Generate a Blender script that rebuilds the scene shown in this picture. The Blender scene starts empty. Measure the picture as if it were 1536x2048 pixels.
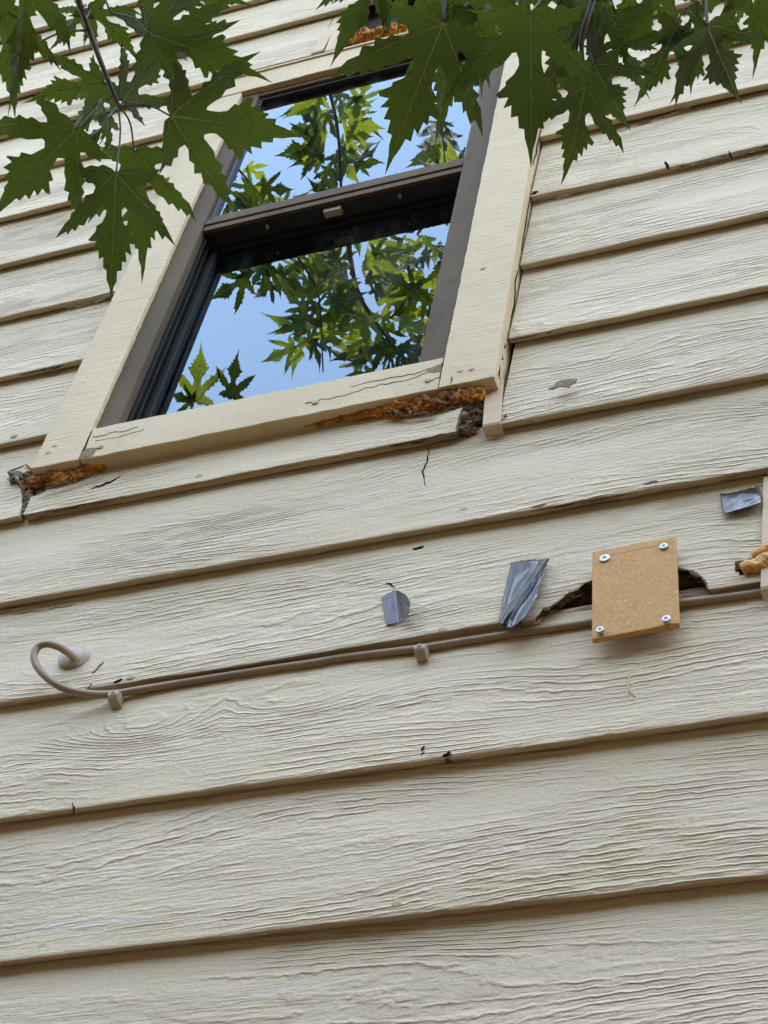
import bpy, bmesh, math, random
import numpy as np
from mathutils import Vector, Matrix, noise as mnoise
from mathutils.geometry import delaunay_2d_cdt

S = bpy.context.scene
COL = S.collection
random.seed(7)
rng = np.random.default_rng(7)

# ------------------------------------------------------------------ camera
F_PX = 3823.105                                   # focal length in pixels of the 1536 x 2048 photograph
RC = np.array([[0.94122862, 0.16981452, 0.29197895],
               [0.30971538, -0.77882772, -0.54543905],
               [0.13477783, 0.60381322, -0.78564911]])
ZO = 2.561243                                     # height of the lowest visible board edge above the ground
CP = np.array([0.0, -1.14304, 1.5])
cam = bpy.data.cameras.new('camera')
cam.sensor_fit = 'VERTICAL'
cam.sensor_height = 36.0
cam.sensor_width = 27.0
cam.lens = F_PX / 2048 * 36.0
cam.clip_start = 0.05
cam.clip_end = 3000
camo = bpy.data.objects.new('camera', cam)
COL.objects.link(camo)
m = Matrix.Identity(4)
for i in range(3):
    for j in range(3):
        m[i][j] = RC[i][j]
    m[i][3] = CP[i]
camo.matrix_world = m
S.camera = camo

# ------------------------------------------------------------------ sky, sun, exposure
SUN_EL, SUN_ROT = math.radians(64), math.radians(28)
W = bpy.data.worlds.new('World')
S.world = W
W.use_nodes = True
nt = W.node_tree
nt.nodes.clear()
sk = nt.nodes.new('ShaderNodeTexSky')
sk.sky_type = 'NISHITA'
sk.sun_disc = False
sk.sun_elevation = SUN_EL
sk.sun_rotation = SUN_ROT
sk.altitude = 100
sk.air_density = 1.0
sk.dust_density = 0.7
sk.ozone_density = 1.0
bg = nt.nodes.new('ShaderNodeBackground')
bg.inputs['Strength'].default_value = 0.15
wo = nt.nodes.new('ShaderNodeOutputWorld')
nt.links.new(sk.outputs[0], bg.inputs['Color'])
nt.links.new(bg.outputs[0], wo.inputs['Surface'])

sun = bpy.data.lights.new('sun', 'SUN')
sun.energy = 2.0
sun.angle = math.radians(0.5)
sun.color = (1.0, 0.95, 0.87)
suno = bpy.data.objects.new('sun', sun)
COL.objects.link(suno)
sd = Vector((math.sin(SUN_ROT) * math.cos(SUN_EL), math.cos(SUN_ROT) * math.cos(SUN_EL), math.sin(SUN_EL)))
suno.rotation_euler = sd.to_track_quat('Z', 'Y').to_euler()
suno.location = (2, 6, 12)

S.view_settings.view_transform = 'Standard'
S.view_settings.look = 'None'
S.view_settings.gamma = 1.0
S.view_settings.use_white_balance = True          # the camera had balanced for open shade
S.view_settings.white_balance_temperature = 9000
S.view_settings.white_balance_tint = 16
S.view_settings.exposure = 3.80
S.render.engine = 'CYCLES'
S.cycles.max_bounces = 8
S.cycles.transparent_max_bounces = 12
S.cycles.caustics_reflective = False
S.cycles.caustics_refractive = False


# ------------------------------------------------------------------ helpers
def ray(px, py):
    return RC @ np.array([(px - 768) / F_PX, -(py - 1024) / F_PX, -1.0])


def wp(px, py, y=0.0):
    """point of the wall-parallel plane at depth y seen at a pixel of the photograph"""
    d = ray(px, py)
    return CP + d * ((y - CP[1]) / d[1])


def away(px, py, dist):
    d = ray(px, py)
    return CP + d / np.linalg.norm(d) * dist


def ns(x, y, z=0.0):
    return mnoise.noise((x, y, z))


def meshobj(name, verts, faces, mat=None, parent=None, smooth=False, mats=None, fmat=None):
    me = bpy.data.meshes.new(name)
    me.from_pydata([tuple(float(c) for c in v) for v in verts], [], [tuple(int(i) for i in f) for f in faces])
    for mm in (mats or ([mat] if mat else [])):
        me.materials.append(mm)
    if fmat is not None:
        me.polygons.foreach_set('material_index', np.array(fmat, dtype=np.int32))
    if smooth:
        me.polygons.foreach_set('use_smooth', np.ones(len(me.polygons), dtype=bool))
    me.update()
    o = bpy.data.objects.new(name, me)
    COL.objects.link(o)
    if parent:
        o.parent = parent
    return o


def empty(name, loc):
    o = bpy.data.objects.new(name, None)
    o.location = loc
    o.empty_display_size = 0.1
    COL.objects.link(o)
    bpy.context.view_layer.update()
    return o


def tag(o, label, cat, group=None):
    o['label'] = label
    o['category'] = cat
    if group:
        o['group'] = group
    return o


def adopt(o, parent):
    """parent o, keeping its mesh where it stands (parents are unrotated)"""
    o.parent = parent
    o.matrix_parent_inverse = Matrix.Translation(-Vector(parent.location))
    return o


def bevel(o, w, seg=2):
    b = o.modifiers.new('bevel', 'BEVEL')
    b.width = w
    b.segments = seg
    b.limit_method = 'ANGLE'
    b.angle_limit = math.radians(35)
    return o


def box(name, x0, x1, y0, y1, z0, z1, mat, parent=None, bev=0.0):
    v = [(x, y, z) for x in (x0, x1) for y in (y0, y1) for z in (z0, z1)]
    f = [(0, 1, 3, 2), (4, 6, 7, 5), (0, 4, 5, 1), (2, 3, 7, 6), (0, 2, 6, 4), (1, 5, 7, 3)]
    o = meshobj(name, v, f, mat)
    if parent:
        adopt(o, parent)
    if bev:
        bevel(o, bev)
    return o


def tube_data(pts, rad, n=8, v0=0):
    pts = [np.array(p, float) for p in pts]
    k = len(pts)
    rad = [rad] * k if np.isscalar(rad) else rad
    V, Fc = [], []
    up = np.array([0.3, 0.2, 0.93])
    prev = None
    for i in range(k):
        t = pts[min(i + 1, k - 1)] - pts[max(i - 1, 0)]
        t /= np.linalg.norm(t) + 1e-12
        a = np.cross(t, up) if prev is None else prev - t * np.dot(prev, t)
        if np.linalg.norm(a) < 1e-4:
            a = np.cross(t, np.array([1.0, 0, 0]))
        a /= np.linalg.norm(a)
        prev = a
        b = np.cross(t, a)
        for j in range(n):
            th = 2 * math.pi * j / n
            V.append(pts[i] + rad[i] * (math.cos(th) * a + math.sin(th) * b))
    for i in range(k - 1):
        for j in range(n):
            Fc.append((v0 + i * n + j, v0 + i * n + (j + 1) % n, v0 + (i + 1) * n + (j + 1) % n, v0 + (i + 1) * n + j))
    Fc.append(tuple(v0 + j for j in range(n))[::-1])
    Fc.append(tuple(v0 + (k - 1) * n + j for j in range(n)))
    return V, Fc


def smooth_path(pts, sub=6):
    """Catmull-Rom through the points"""
    P = [np.array(p, float) for p in pts]
    P = [2 * P[0] - P[1]] + P + [2 * P[-1] - P[-2]]
    out = []
    for i in range(1, len(P) - 2):
        for s in range(sub):
            t = s / sub
            p0, p1, p2, p3 = P[i - 1], P[i], P[i + 1], P[i + 2]
            out.append(0.5 * (2 * p1 + (p2 - p0) * t + (2 * p0 - 5 * p1 + 4 * p2 - p3) * t * t + (3 * p1 - p0 - 3 * p2 + p3) * t ** 3))
    out.append(P[-2])
    return out


def interp(xs, table):
    t = sorted(table)
    return np.interp(xs, [a[0] for a in t], [a[1] for a in t])


# ------------------------------------------------------------------ materials
class NB:
    def __init__(self, name):
        self.m = bpy.data.materials.new(name)
        self.m.use_nodes = True
        self.t = self.m.node_tree
        self.t.nodes.clear()
        self.out = self.n('ShaderNodeOutputMaterial')

    def n(self, typ, **kw):
        o = self.t.nodes.new(typ)
        for k, v in kw.items():
            setattr(o, k, v)
        return o

    def l(self, a, b):
        self.t.links.new(a, b)

    def put(self, sock, v):
        if hasattr(v, 'is_linked') or hasattr(v, 'links'):
            self.l(v, sock)
        else:
            sock.default_value = v

    def math(self, op, a, b=0.0, c=None, clamp=False):
        o = self.n('ShaderNodeMath', operation=op, use_clamp=clamp)
        self.put(o.inputs[0], a)
        self.put(o.inputs[1], b)
        if c is not None:
            self.put(o.inputs[2], c)
        return o.outputs[0]

    def noise(self, vec, scale=1.0, detail=2.0, rough=0.5):
        o = self.n('ShaderNodeTexNoise')
        self.l(vec, o.inputs['Vector'])
        o.inputs['Scale'].default_value = scale
        o.inputs['Detail'].default_value = detail
        o.inputs['Roughness'].default_value = rough
        return o.outputs['Fac']

    def scaled(self, vec, s, off=None):
        o = self.n('ShaderNodeVectorMath', operation='MULTIPLY')
        self.l(vec, o.inputs[0])
        o.inputs[1].default_value = s
        if off is None:
            return o.outputs[0]
        a = self.n('ShaderNodeVectorMath', operation='ADD')
        self.l(o.outputs[0], a.inputs[0])
        self.put(a.inputs[1], off)
        return a.outputs[0]

    def mix(self, fac, a, b, typ='MIX'):
        o = self.n('ShaderNodeMix', data_type='RGBA', blend_type=typ)
        self.put(o.inputs[0], fac)
        self.put(o.inputs[6], a)
        self.put(o.inputs[7], b)
        return o.outputs[2]

    def smooth(self, v, lo, hi, a=0.0, b=1.0):
        o = self.n('ShaderNodeMapRange', interpolation_type='SMOOTHSTEP')
        self.put(o.inputs[0], v)
        for i, x in enumerate((lo, hi, a, b)):
            o.inputs[i + 1].default_value = x
        return o.outputs[0]

    def bump(self, h, dist, strength=1.0, normal=None):
        o = self.n('ShaderNodeBump')
        o.inputs['Strength'].default_value = strength
        o.inputs['Distance'].default_value = dist
        self.l(h, o.inputs['Height'])
        if normal is not None:
            self.l(normal, o.inputs['Normal'])
        return o.outputs[0]

    def pbsdf(self, color, rough=0.5, metal=0.0, normal=None, spec=0.5):
        p = self.n('ShaderNodeBsdfPrincipled')
        self.put(p.inputs['Base Color'], color)
        self.put(p.inputs['Roughness'], rough)
        self.put(p.inputs['Metallic'], metal)
        p.inputs['Specular IOR Level'].default_value = spec
        if normal is not None:
            self.l(normal, p.inputs['Normal'])
        return p

    def done(self, p):
        self.l(p.outputs[0], self.out.inputs['Surface'])
        return self.m


def c4(r, g, b):
    return (r, g, b, 1.0)


def siding_material():
    b = NB('painted_siding')
    tc = b.n('ShaderNodeTexCoord').outputs['Object']
    oi = b.n('ShaderNodeObjectInfo').outputs['Random']
    r = b.math('MULTIPLY', oi, 61.0)
    cx = b.n('ShaderNodeCombineXYZ')
    b.l(r, cx.inputs[0]); b.l(r, cx.inputs[1]); b.l(r, cx.inputs[2])
    off = cx.outputs[0]
    sep = b.n('ShaderNodeSeparateXYZ')
    b.l(tc, sep.inputs[0])
    z = sep.outputs[2]
    # growth rings cut along the board: contours of a slowly wandering field
    low = b.noise(b.scaled(tc, (1.7, 0.0, 8.5), off), 1.0, 0.6)
    mid = b.noise(b.scaled(tc, (5.5, 0.0, 20.0), off), 1.0, 1.0)
    jag = b.noise(b.scaled(tc, (80.0, 0.0, 105.0), off), 1.0, 1.5)
    s = b.math('MULTIPLY', z, 104.0)
    s = b.math('ADD', s, b.math('MULTIPLY', low, 19.0))
    s = b.math('ADD', s, b.math('MULTIPLY', mid, 1.7))
    s = b.math('ADD', s, b.math('MULTIPLY', jag, 0.6))
    # knots
    vo = b.n('ShaderNodeTexVoronoi', feature='F1')
    b.l(b.scaled(tc, (2.1, 0.0, 5.6), off), vo.inputs['Vector'])
    vo.inputs['Scale'].default_value = 1.0
    kn = b.math('POWER', 2.718, b.math('MULTIPLY', b.math('POWER', vo.outputs['Distance'], 2.0), -26.0))
    s = b.math('ADD', s, b.math('MULTIPLY', kn, 9.0))
    saw = b.math('FRACT', s)
    rdg = b.math('POWER', 2.718, b.math('MULTIPLY', b.math('POWER', b.math('SUBTRACT', saw, 0.55), 2.0), -38.0))
    ring = b.math('ADD', b.math('MULTIPLY', b.math('POWER', saw, 2.0), 0.55), b.math('MULTIPLY', rdg, 0.55))
    chop = b.smooth(b.noise(b.scaled(tc, (22.0, 0.0, 85.0), off), 1.0, 1.0), 0.36, 0.58, 0.25, 1.0)
    ring = b.math('MULTIPLY', ring, chop)
    amp = b.noise(b.scaled(tc, (1.6, 0.0, 10.0), off), 1.7, 1.0)
    amp = b.smooth(amp, 0.32, 0.64, 0.06, 1.15)
    fib = b.noise(b.scaled(tc, (14.0, 0.0, 360.0), off), 1.0, 3.0, 0.6)
    fib2 = b.noise(b.scaled(tc, (36.0, 0.0, 150.0), off), 1.0, 2.0, 0.6)
    grit = b.noise(b.scaled(tc, (170.0, 170.0, 210.0), off), 1.0, 2.0, 0.6)
    cross = b.noise(b.scaled(tc, (150.0, 0.0, 16.0), off), 1.0, 1.0)
    cm = b.smooth(b.noise(b.scaled(tc, (2.5, 0.0, 8.0), off), 1.3, 0.0), 0.52, 0.66)
    h = b.math('MULTIPLY', ring, amp)
    fm_ = b.smooth(b.noise(b.scaled(tc, (2.0, 0.0, 14.0), off), 1.1, 1.0), 0.36, 0.62, 0.25, 1.0)
    h = b.math('ADD', h, b.math('MULTIPLY', b.math('ADD', b.math('MULTIPLY', fib, 0.6), b.math('MULTIPLY', fib2, 0.9)), fm_))
    h = b.math('ADD', h, b.math('MULTIPLY', grit, 0.42))
    h = b.math('ADD', h, b.math('MULTIPLY', b.math('MULTIPLY', cross, cm), 0.4))
    at = b.n('ShaderNodeAttribute', attribute_name='rot')
    rot = at.outputs['Fac']
    nrm = b.bump(h, 0.0024, 1.0)
    cv = b.noise(b.scaled(tc, (1.5, 1.5, 4.0), off), 1.5, 3.0)
    base = b.mix(b.smooth(cv, 0.35, 0.65), c4(*PAINT_A), c4(*PAINT_B))
    per = b.smooth(oi, 0.0, 1.0, 0.94, 1.03)
    base = b.mix(1.0, base, per, 'MULTIPLY')
    # thin worn streaks along the fibre
    wear = b.smooth(b.noise(b.scaled(tc, (3.0, 0.0, 70.0), off), 1.0, 4.0, 0.65), 0.60, 0.74)
    base = b.mix(b.math('MULTIPLY', wear, 0.35), base, c4(0.70, 0.68, 0.62))
    dirt = b.smooth(b.noise(b.scaled(tc, (9.0, 9.0, 22.0), off), 1.0, 5.0, 0.7), 0.60, 0.80)
    base = b.mix(b.math('MULTIPLY', dirt, 0.30), base, c4(0.30, 0.27, 0.21))
    wood = b.mix(b.noise(b.scaled(tc, (25.0, 25.0, 220.0), off), 1.0, 3.0), c4(0.05, 0.035, 0.025), c4(0.22, 0.15, 0.10))
    rr = b.smooth(b.math('ADD', rot, b.math('MULTIPLY', b.math('SUBTRACT', grit, 0.5), 0.9)), 0.42, 0.58)
    base = b.mix(rr, base, wood)
    return b.done(b.pbsdf(base, 0.68, 0.0, nrm, 0.18))


def trim_material(name, along):
    """painted trim, saw lines across or along"""
    b = NB(name)
    tc = b.n('ShaderNodeTexCoord').outputs['Object']
    sc = (9.0, 9.0, 300.0) if along == 'x' else (260.0, 30.0, 8.0)
    fib = b.noise(b.scaled(tc, sc), 1.0, 3.0, 0.55)
    grit = b.noise(b.scaled(tc, (120.0, 120.0, 120.0)), 1.0, 3.0, 0.6)
    h = b.math('ADD', b.math('MULTIPLY', fib, 1.0), b.math('MULTIPLY', grit, 0.5))
    pit = b.smooth(b.noise(b.scaled(tc, (70.0, 70.0, 150.0)), 1.0, 2.0), 0.68, 0.76)
    h = b.math('SUBTRACT', h, b.math('MULTIPLY', pit, 0.9))
    cv = b.noise(b.scaled(tc, (5.0, 5.0, 5.0)), 1.0, 4.0)
    base = b.mix(b.smooth(cv, 0.3, 0.7), c4(*TRIM_A), c4(*TRIM_B))
    dirt = b.smooth(b.noise(b.scaled(tc, (26.0, 26.0, 16.0)), 1.0, 5.0, 0.7), 0.62, 0.80)
    base = b.mix(b.math('MULTIPLY', dirt, 0.30), base, c4(0.34, 0.30, 0.22))
    return b.done(b.pbsdf(base, 0.62, 0.0, b.bump(h, 0.0011, 1.0), 0.2))


def simple(name, ca, cb, rough=0.5, metal=0.0, scale=20.0, bumpd=0.0, stretch=(1, 1, 1), spec=0.5, bscale=None):
    b = NB(name)
    tc = b.n('ShaderNodeTexCoord').outputs['Object']
    f = b.noise(b.scaled(tc, stretch), scale, 5.0, 0.6)
    col = b.mix(b.smooth(f, 0.35, 0.65), c4(*ca), c4(*cb))
    nrm = b.bump(b.noise(b.scaled(tc, stretch), bscale or scale * 2, 4.0, 0.6), bumpd) if bumpd else None
    return b.done(b.pbsdf(col, rough, metal, nrm, spec))


PAINT_A, PAINT_B = (0.570, 0.470, 0.305), (0.630, 0.524, 0.350)
TRIM_A, TRIM_B = (0.57, 0.445, 0.262), (0.63, 0.50, 0.305)
M_SIDING = siding_material()
M_TRIM_V = trim_material('painted_trim', 'x')
M_TRIM_H = trim_material('painted_sill_trim', 'z')
M_COVER = simple('painted_metal_cover', (0.52, 0.395, 0.24), (0.58, 0.445, 0.28), 0.6, 0, 14, 0.0003, (1, 1, 1), 0.15)
M_NAIL = simple('painted_nail', (0.44, 0.33, 0.20), (0.52, 0.395, 0.25), 0.7, 0, 60, 0.0004, (1, 1, 1), 0.1)
M_DARKGAP = simple('old_felt', (0.012, 0.010, 0.009), (0.03, 0.025, 0.02), 0.9, 0, 30)
M_ROOM = simple('dim_room_plaster', (0.10, 0.10, 0.095), (0.13, 0.13, 0.12), 0.9, 0, 3)
M_ROOF = simple('roof_shingle', (0.09, 0.085, 0.08), (0.14, 0.13, 0.12), 0.9, 0, 12, 0.003)
M_BLACK = simple('black_vinyl', (0.012, 0.013, 0.013), (0.02, 0.021, 0.02), 0.42, 0, 20)
M_SASH = simple('dark_sash', (0.013, 0.0125, 0.009), (0.020, 0.019, 0.014), 0.6, 0, 16, 0, (1, 1, 1), 0.15)
M_LATCH = simple('beige_latch', (0.42, 0.38, 0.26), (0.50, 0.45, 0.32), 0.4, 0, 40)
M_CABLE = simple('taupe_cable', (0.24, 0.17, 0.095), (0.30, 0.215, 0.125), 0.5, 0, 40, 0.0003)
M_CLIP = simple('taupe_clip', (0.32, 0.26, 0.18), (0.40, 0.33, 0.24), 0.5, 0, 60, 0.0006)
M_BUSH = simple('grommet_plastic', (0.36, 0.30, 0.22), (0.42, 0.35, 0.26), 0.5, 0, 40, 0.0003)
M_ZINC = simple('zinc_screw', (0.34, 0.33, 0.30), (0.50, 0.48, 0.44), 0.30, 1.0, 90, 0.0002)
M_SLOT = simple('screw_recess', (0.03, 0.03, 0.03), (0.06, 0.06, 0.06), 0.5, 0.6, 50)
M_CRACK = simple('open_crack', (0.010, 0.008, 0.006), (0.03, 0.022, 0.016), 0.95, 0, 90, 0, (1, 1, 1), 0.0)
M_BARE = simple('bare_grey_wood', (0.20, 0.14, 0.085), (0.40, 0.30, 0.195), 0.85, 0, 20, 0.0012, (6, 6, 60), 0.05)
M_ROTWOOD = simple('rotten_wood', (0.035, 0.022, 0.014), (0.17, 0.10, 0.06), 0.95, 0, 9, 0.004, (3, 6, 22), 0.05)
M_GREYROT = simple('weathered_rot', (0.06, 0.042, 0.027), (0.36, 0.265, 0.175), 0.95, 0, 14, 0.004, (4, 6, 16), 0.05)
M_BARK = simple('maple_bark', (0.06, 0.045, 0.035), (0.15, 0.12, 0.10), 0.9, 0, 14, 0.006, (4, 4, 1))
M_TWIG = simple('maple_twig', (0.035, 0.028, 0.018), (0.07, 0.055, 0.03), 0.6, 0, 60)
M_STAINWOOD = simple('exposed_sheathing', (0.24, 0.165, 0.10), (0.40, 0.29, 0.185), 0.85, 0, 22, 0.003, (2, 2, 6))


def frame_material():
    b = NB('taupe_frame')
    tc = b.n('ShaderNodeTexCoord').outputs['Object']
    sm = b.smooth(b.noise(b.scaled(tc, (60.0, 60.0, 24.0)), 1.0, 3.0), 0.55, 0.72)
    lg = b.noise(b.scaled(tc, (12.0, 12.0, 4.0)), 1.0, 4.0)
    col = b.mix(b.smooth(lg, 0.3, 0.7), c4(0.098, 0.070, 0.038), c4(0.130, 0.094, 0.053))
    col = b.mix(b.math('MULTIPLY', sm, 0.45), col, c4(0.06, 0.05, 0.038))
    nrm = b.bump(b.noise(b.scaled(tc, (40, 40, 40)), 1.0, 3.0), 0.0006)
    return b.done(b.pbsdf(col, 0.72, 0.0, nrm, 0.15))


M_FRAME = frame_material()


def glass_material():
    b = NB('window_glass')
    fr = b.n('ShaderNodeFresnel')
    fr.inputs['IOR'].default_value = 2.12         # coated double glazing, both faces of a pane
    tr = b.n('ShaderNodeBsdfTransparent')
    tr.inputs['Color'].default_value = c4(0.90, 0.94, 0.92)
    tc = b.n('ShaderNodeTexCoord').outputs['Object']
    wv = b.noise(b.scaled(tc, (3.0, 3.0, 2.2)), 1.0, 0.5)
    nr = b.bump(wv, 0.0035, 1.0)
    gl = b.n('ShaderNodeBsdfGlossy')
    gl.inputs['Roughness'].default_value = 0.0
    gl.inputs['Color'].default_value = c4(0.66, 0.90, 1.0)       # blue tint put in to deepen the mirrored sky
    b.l(nr, gl.inputs['Normal'])
    mx = b.n('ShaderNodeMixShader')
    b.l(fr.outputs[0], mx.inputs[0])
    b.l(tr.outputs[0], mx.inputs[1])
    b.l(gl.outputs[0], mx.inputs[2])
    # streaks and dust that catch a little light
    df = b.n('ShaderNodeBsdfDiffuse')
    df.inputs['Color'].default_value = c4(0.5, 0.5, 0.48)
    dust = b.smooth(b.noise(b.scaled(tc, (16.0, 16.0, 5.0)), 1.0, 5.0, 0.7), 0.45, 0.85, 0.0, 0.07)
    m2 = b.n('ShaderNodeMixShader')
    b.l(dust, m2.inputs[0])
    b.l(mx.outputs[0], m2.inputs[1])
    b.l(df.outputs[0], m2.inputs[2])
    return b.done(m2)


M_GLASS = glass_material()


def foam_material():
    b = NB('weathered_foam')
    tc = b.n('ShaderNodeTexCoord').outputs['Object']
    f = b.noise(tc, 26.0, 4.0, 0.6)
    g = b.noise(tc, 90.0, 4.0, 0.6)
    rp = b.n('ShaderNodeValToRGB')
    e = rp.color_ramp.elements
    e[0].position, e[0].color = 0.38, c4(0.06, 0.022, 0.008)
    e[1].position, e[1].color = 0.60, c4(0.80, 0.36, 0.06)
    x = rp.color_ramp.elements.new(0.50)
    x.color = c4(0.42, 0.155, 0.025)
    b.l(b.math('ADD', b.math('MULTIPLY', f, 0.7), b.math('MULTIPLY', g, 0.3)), rp.inputs[0])
    return b.done(b.pbsdf(rp.outputs[0], 0.75, 0.0, b.bump(b.math('ADD', f, b.math('MULTIPLY', g, 0.5)), 0.008), 0.3))


M_FOAM = foam_material()
M_FOAM_FRESH = simple('amber_foam', (0.50, 0.21, 0.035), (0.70, 0.36, 0.085), 0.6, 0, 40, 0.0015)


def mdf_material():
    b = NB('mdf_board')
    tc = b.n('ShaderNodeTexCoord').outputs['Object']
    f = b.noise(tc, 260.0, 4.0, 0.7)
    g = b.noise(tc, 18.0, 4.0, 0.6)
    col = b.mix(b.smooth(f, 0.35, 0.65), c4(0.48, 0.245, 0.072), c4(0.60, 0.325, 0.105))
    col = b.mix(b.math('MULTIPLY', b.smooth(g, 0.45, 0.7), 0.25), col, c4(0.62, 0.36, 0.14))
    sp = b.smooth(b.noise(tc, 330.0, 1.0), 0.70, 0.76)
    col = b.mix(b.math('MULTIPLY', sp, 0.55), col, c4(0.75, 0.62, 0.42))
    return b.done(b.pbsdf(col, 0.65, 0.0, b.bump(f, 0.0003), 0.3))


M_MDF = mdf_material()


def tape_material():
    b = NB('duct_tape')
    tc = b.n('ShaderNodeTexCoord').outputs['Object']
    f = b.noise(tc, 55.0, 3.0, 0.6)
    w = b.noise(b.scaled(tc, (500.0, 60.0, 60.0)), 1.0, 1.0)
    col = b.mix(b.smooth(f, 0.35, 0.65), c4(0.026, 0.027, 0.022), c4(0.042, 0.042, 0.034))
    h = b.math('ADD', b.noise(tc, 70.0, 2.0), b.math('MULTIPLY', w, 0.06))
    return b.done(b.pbsdf(col, 0.20, 0.0, b.bump(h, 0.0005), 0.36))


M_TAPE = tape_material()


def leaf_material(name, ca, cb, ta, tw):
    b = NB(name)
    tc = b.n('ShaderNodeTexCoord').outputs['Object']
    oi = b.n('ShaderNodeObjectInfo').outputs['Random']
    f = b.noise(tc, 28.0, 4.0, 0.6)
    col = b.mix(b.math('ADD', b.math('MULTIPLY', oi, 0.75), b.math('MULTIPLY', f, 0.25)), c4(*ca), c4(*cb))
    o2 = b.math('FRACT', b.math('MULTIPLY', oi, 17.3))
    col = b.mix(b.smooth(o2, 0.62, 0.95, 0.0, 0.65), col, c4(ca[0] * 2.0, ca[1] * 1.05, ca[2] * 1.2))
    age = b.smooth(b.noise(tc, 3.5, 3.0), 0.45, 0.7, 0.0, 0.45)
    col = b.mix(age, col, c4(ca[0] * 0.8, ca[1] * 0.7, ca[2] * 0.9))
    nrm = b.bump(b.noise(tc, 60.0, 3.0), 0.002)
    p = b.pbsdf(col, 0.52, 0.0, nrm, 0.35)
    tr = b.n('ShaderNodeBsdfTranslucent')
    tr.inputs['Color'].default_value = c4(*ta)
    mx = b.n('ShaderNodeMixShader')
    mx.inputs[0].default_value = tw
    b.l(p.outputs[0], mx.inputs[1])
    b.l(tr.outputs[0], mx.inputs[2])
    return b.done(mx)


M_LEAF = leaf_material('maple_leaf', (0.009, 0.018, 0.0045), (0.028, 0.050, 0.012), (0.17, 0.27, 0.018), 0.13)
M_VEIN = leaf_material('leaf_vein', (0.30, 0.40, 0.19), (0.36, 0.45, 0.23), (0.35, 0.45, 0.12), 0.25)


M_CROWN = leaf_material('sun_tinted_maple_leaf', (0.030, 0.050, 0.010), (0.055, 0.080, 0.018), (0.36, 0.42, 0.04), 0.38)  # lit copy of the leaf: sun glow put into a brighter, yellower colour


def ground_material():
    b = NB('ground_soil')
    tc = b.n('ShaderNodeTexCoord').outputs['Object']
    f = b.noise(tc, 0.8, 6.0, 0.65)
    g = b.noise(tc, 14.0, 6.0, 0.7)
    col = b.mix(b.smooth(f, 0.3, 0.7), c4(0.034, 0.026, 0.021), c4(0.048, 0.037, 0.030))
    col = b.mix(b.math('MULTIPLY', b.smooth(g, 0.5, 0.7), 0.4), col, c4(0.024, 0.024, 0.014))
    return b.done(b.pbsdf(col, 0.95, 0.0, b.bump(g, 0.02), 0.2))


# ------------------------------------------------------------------ setting: the ground
gr = meshobj('ground', [(-800, -800, 0), (800, -800, 0), (800, 800, 0), (-800, 800, 0)], [(0, 1, 2, 3)], ground_material())
gr['kind'] = 'structure'

# unseen belt of trees, added to block low sky light; one mass
def sky_block_trees():
    V, Fc = [], []
    r_ = random.Random(3)
    bm = bmesh.new()
    bmesh.ops.create_icosphere(bm, subdivisions=3, radius=1.0)
    bv = [v.co.copy() for v in bm.verts]
    bf = [[v.index for v in f.verts] for f in bm.faces]
    bm.free()
    for ring in range(2):
        for i in range(26):
            a = math.radians(-165 + 150 * i / 25 + r_.uniform(-2, 2))
            R_ = 9.6 + ring * 2.2 + r_.uniform(-.6, .6)
            for zc, rad in ((1.4, 1.7), (3.4, 1.7), (5.3 + r_.uniform(-.5, .5) + ring * .9, 1.5)):
                c = Vector((R_ * math.cos(a), R_ * math.sin(a), zc))
                b0 = len(V)
                for v in bv:
                    V.append(c + v * rad * (1 + .35 * mnoise.fractal(v * 2.2 + c, .9, 2, 3)))
                Fc.extend([[b0 + j for j in f] for f in bf])
    o = meshobj('sky_block_trees', V, Fc, simple('sky_block_foliage', (0.018, 0.020, 0.010), (0.032, 0.034, 0.018), 0.8, 0, 3, 0.15), None, True)
    o['kind'] = 'stuff'


sky_block_trees()

# ------------------------------------------------------------------ the house
house = empty('house', (0, 0, 0))
tag(house, 'weathered cream lap sided house wall with a narrow two pane window', 'house')

EXP = 0.18
ROWZ = {0: -0.003, 1: 0.1827, 2: 0.3630, 3: 0.5424, 4: 0.7165, 5: 0.8997, 6: 1.0775, 7: 1.2600, 8: 1.4395,
        9: 1.6170, 10: 1.7995, 11: 1.9823, 12: 2.1680, 13: 2.3385, 14: 2.5158}
for k in range(-13, 0):
    ROWZ[k] = -0.003 + k * EXP
for k in range(15, 21):
    ROWZ[k] = 2.5158 + (k - 14) * 0.1785
ROWZ = {k: v + ZO for k, v in ROWZ.items()}
LAP = 0.0128                                        # a board's face leans back this much over its exposure
THICK = 0.0100


def face_y(k, z):
    return LAP * (z - ROWZ[k]) / EXP


def on_board(px, py, k, proud=0.0):
    y = 0.0
    for _ in range(4):
        p = wp(px, py, y - proud)
        y = face_y(k, p[2])
    return wp(px, py, y - proud)


def seg_dist(x, z, poly):
    d = 9.0
    for (a, b) in zip(poly[:-1], poly[1:]):
        ax, az, bx, bz = a[0], a[1], b[0], b[1]
        vx, vz = bx - ax, bz - az
        t = max(0, min(1, ((x - ax) * vx + (z - az) * vz) / (vx * vx + vz * vz + 1e-12)))
        d = min(d, math.hypot(x - ax - t * vx, z - az - t * vz))
    return d


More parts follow.
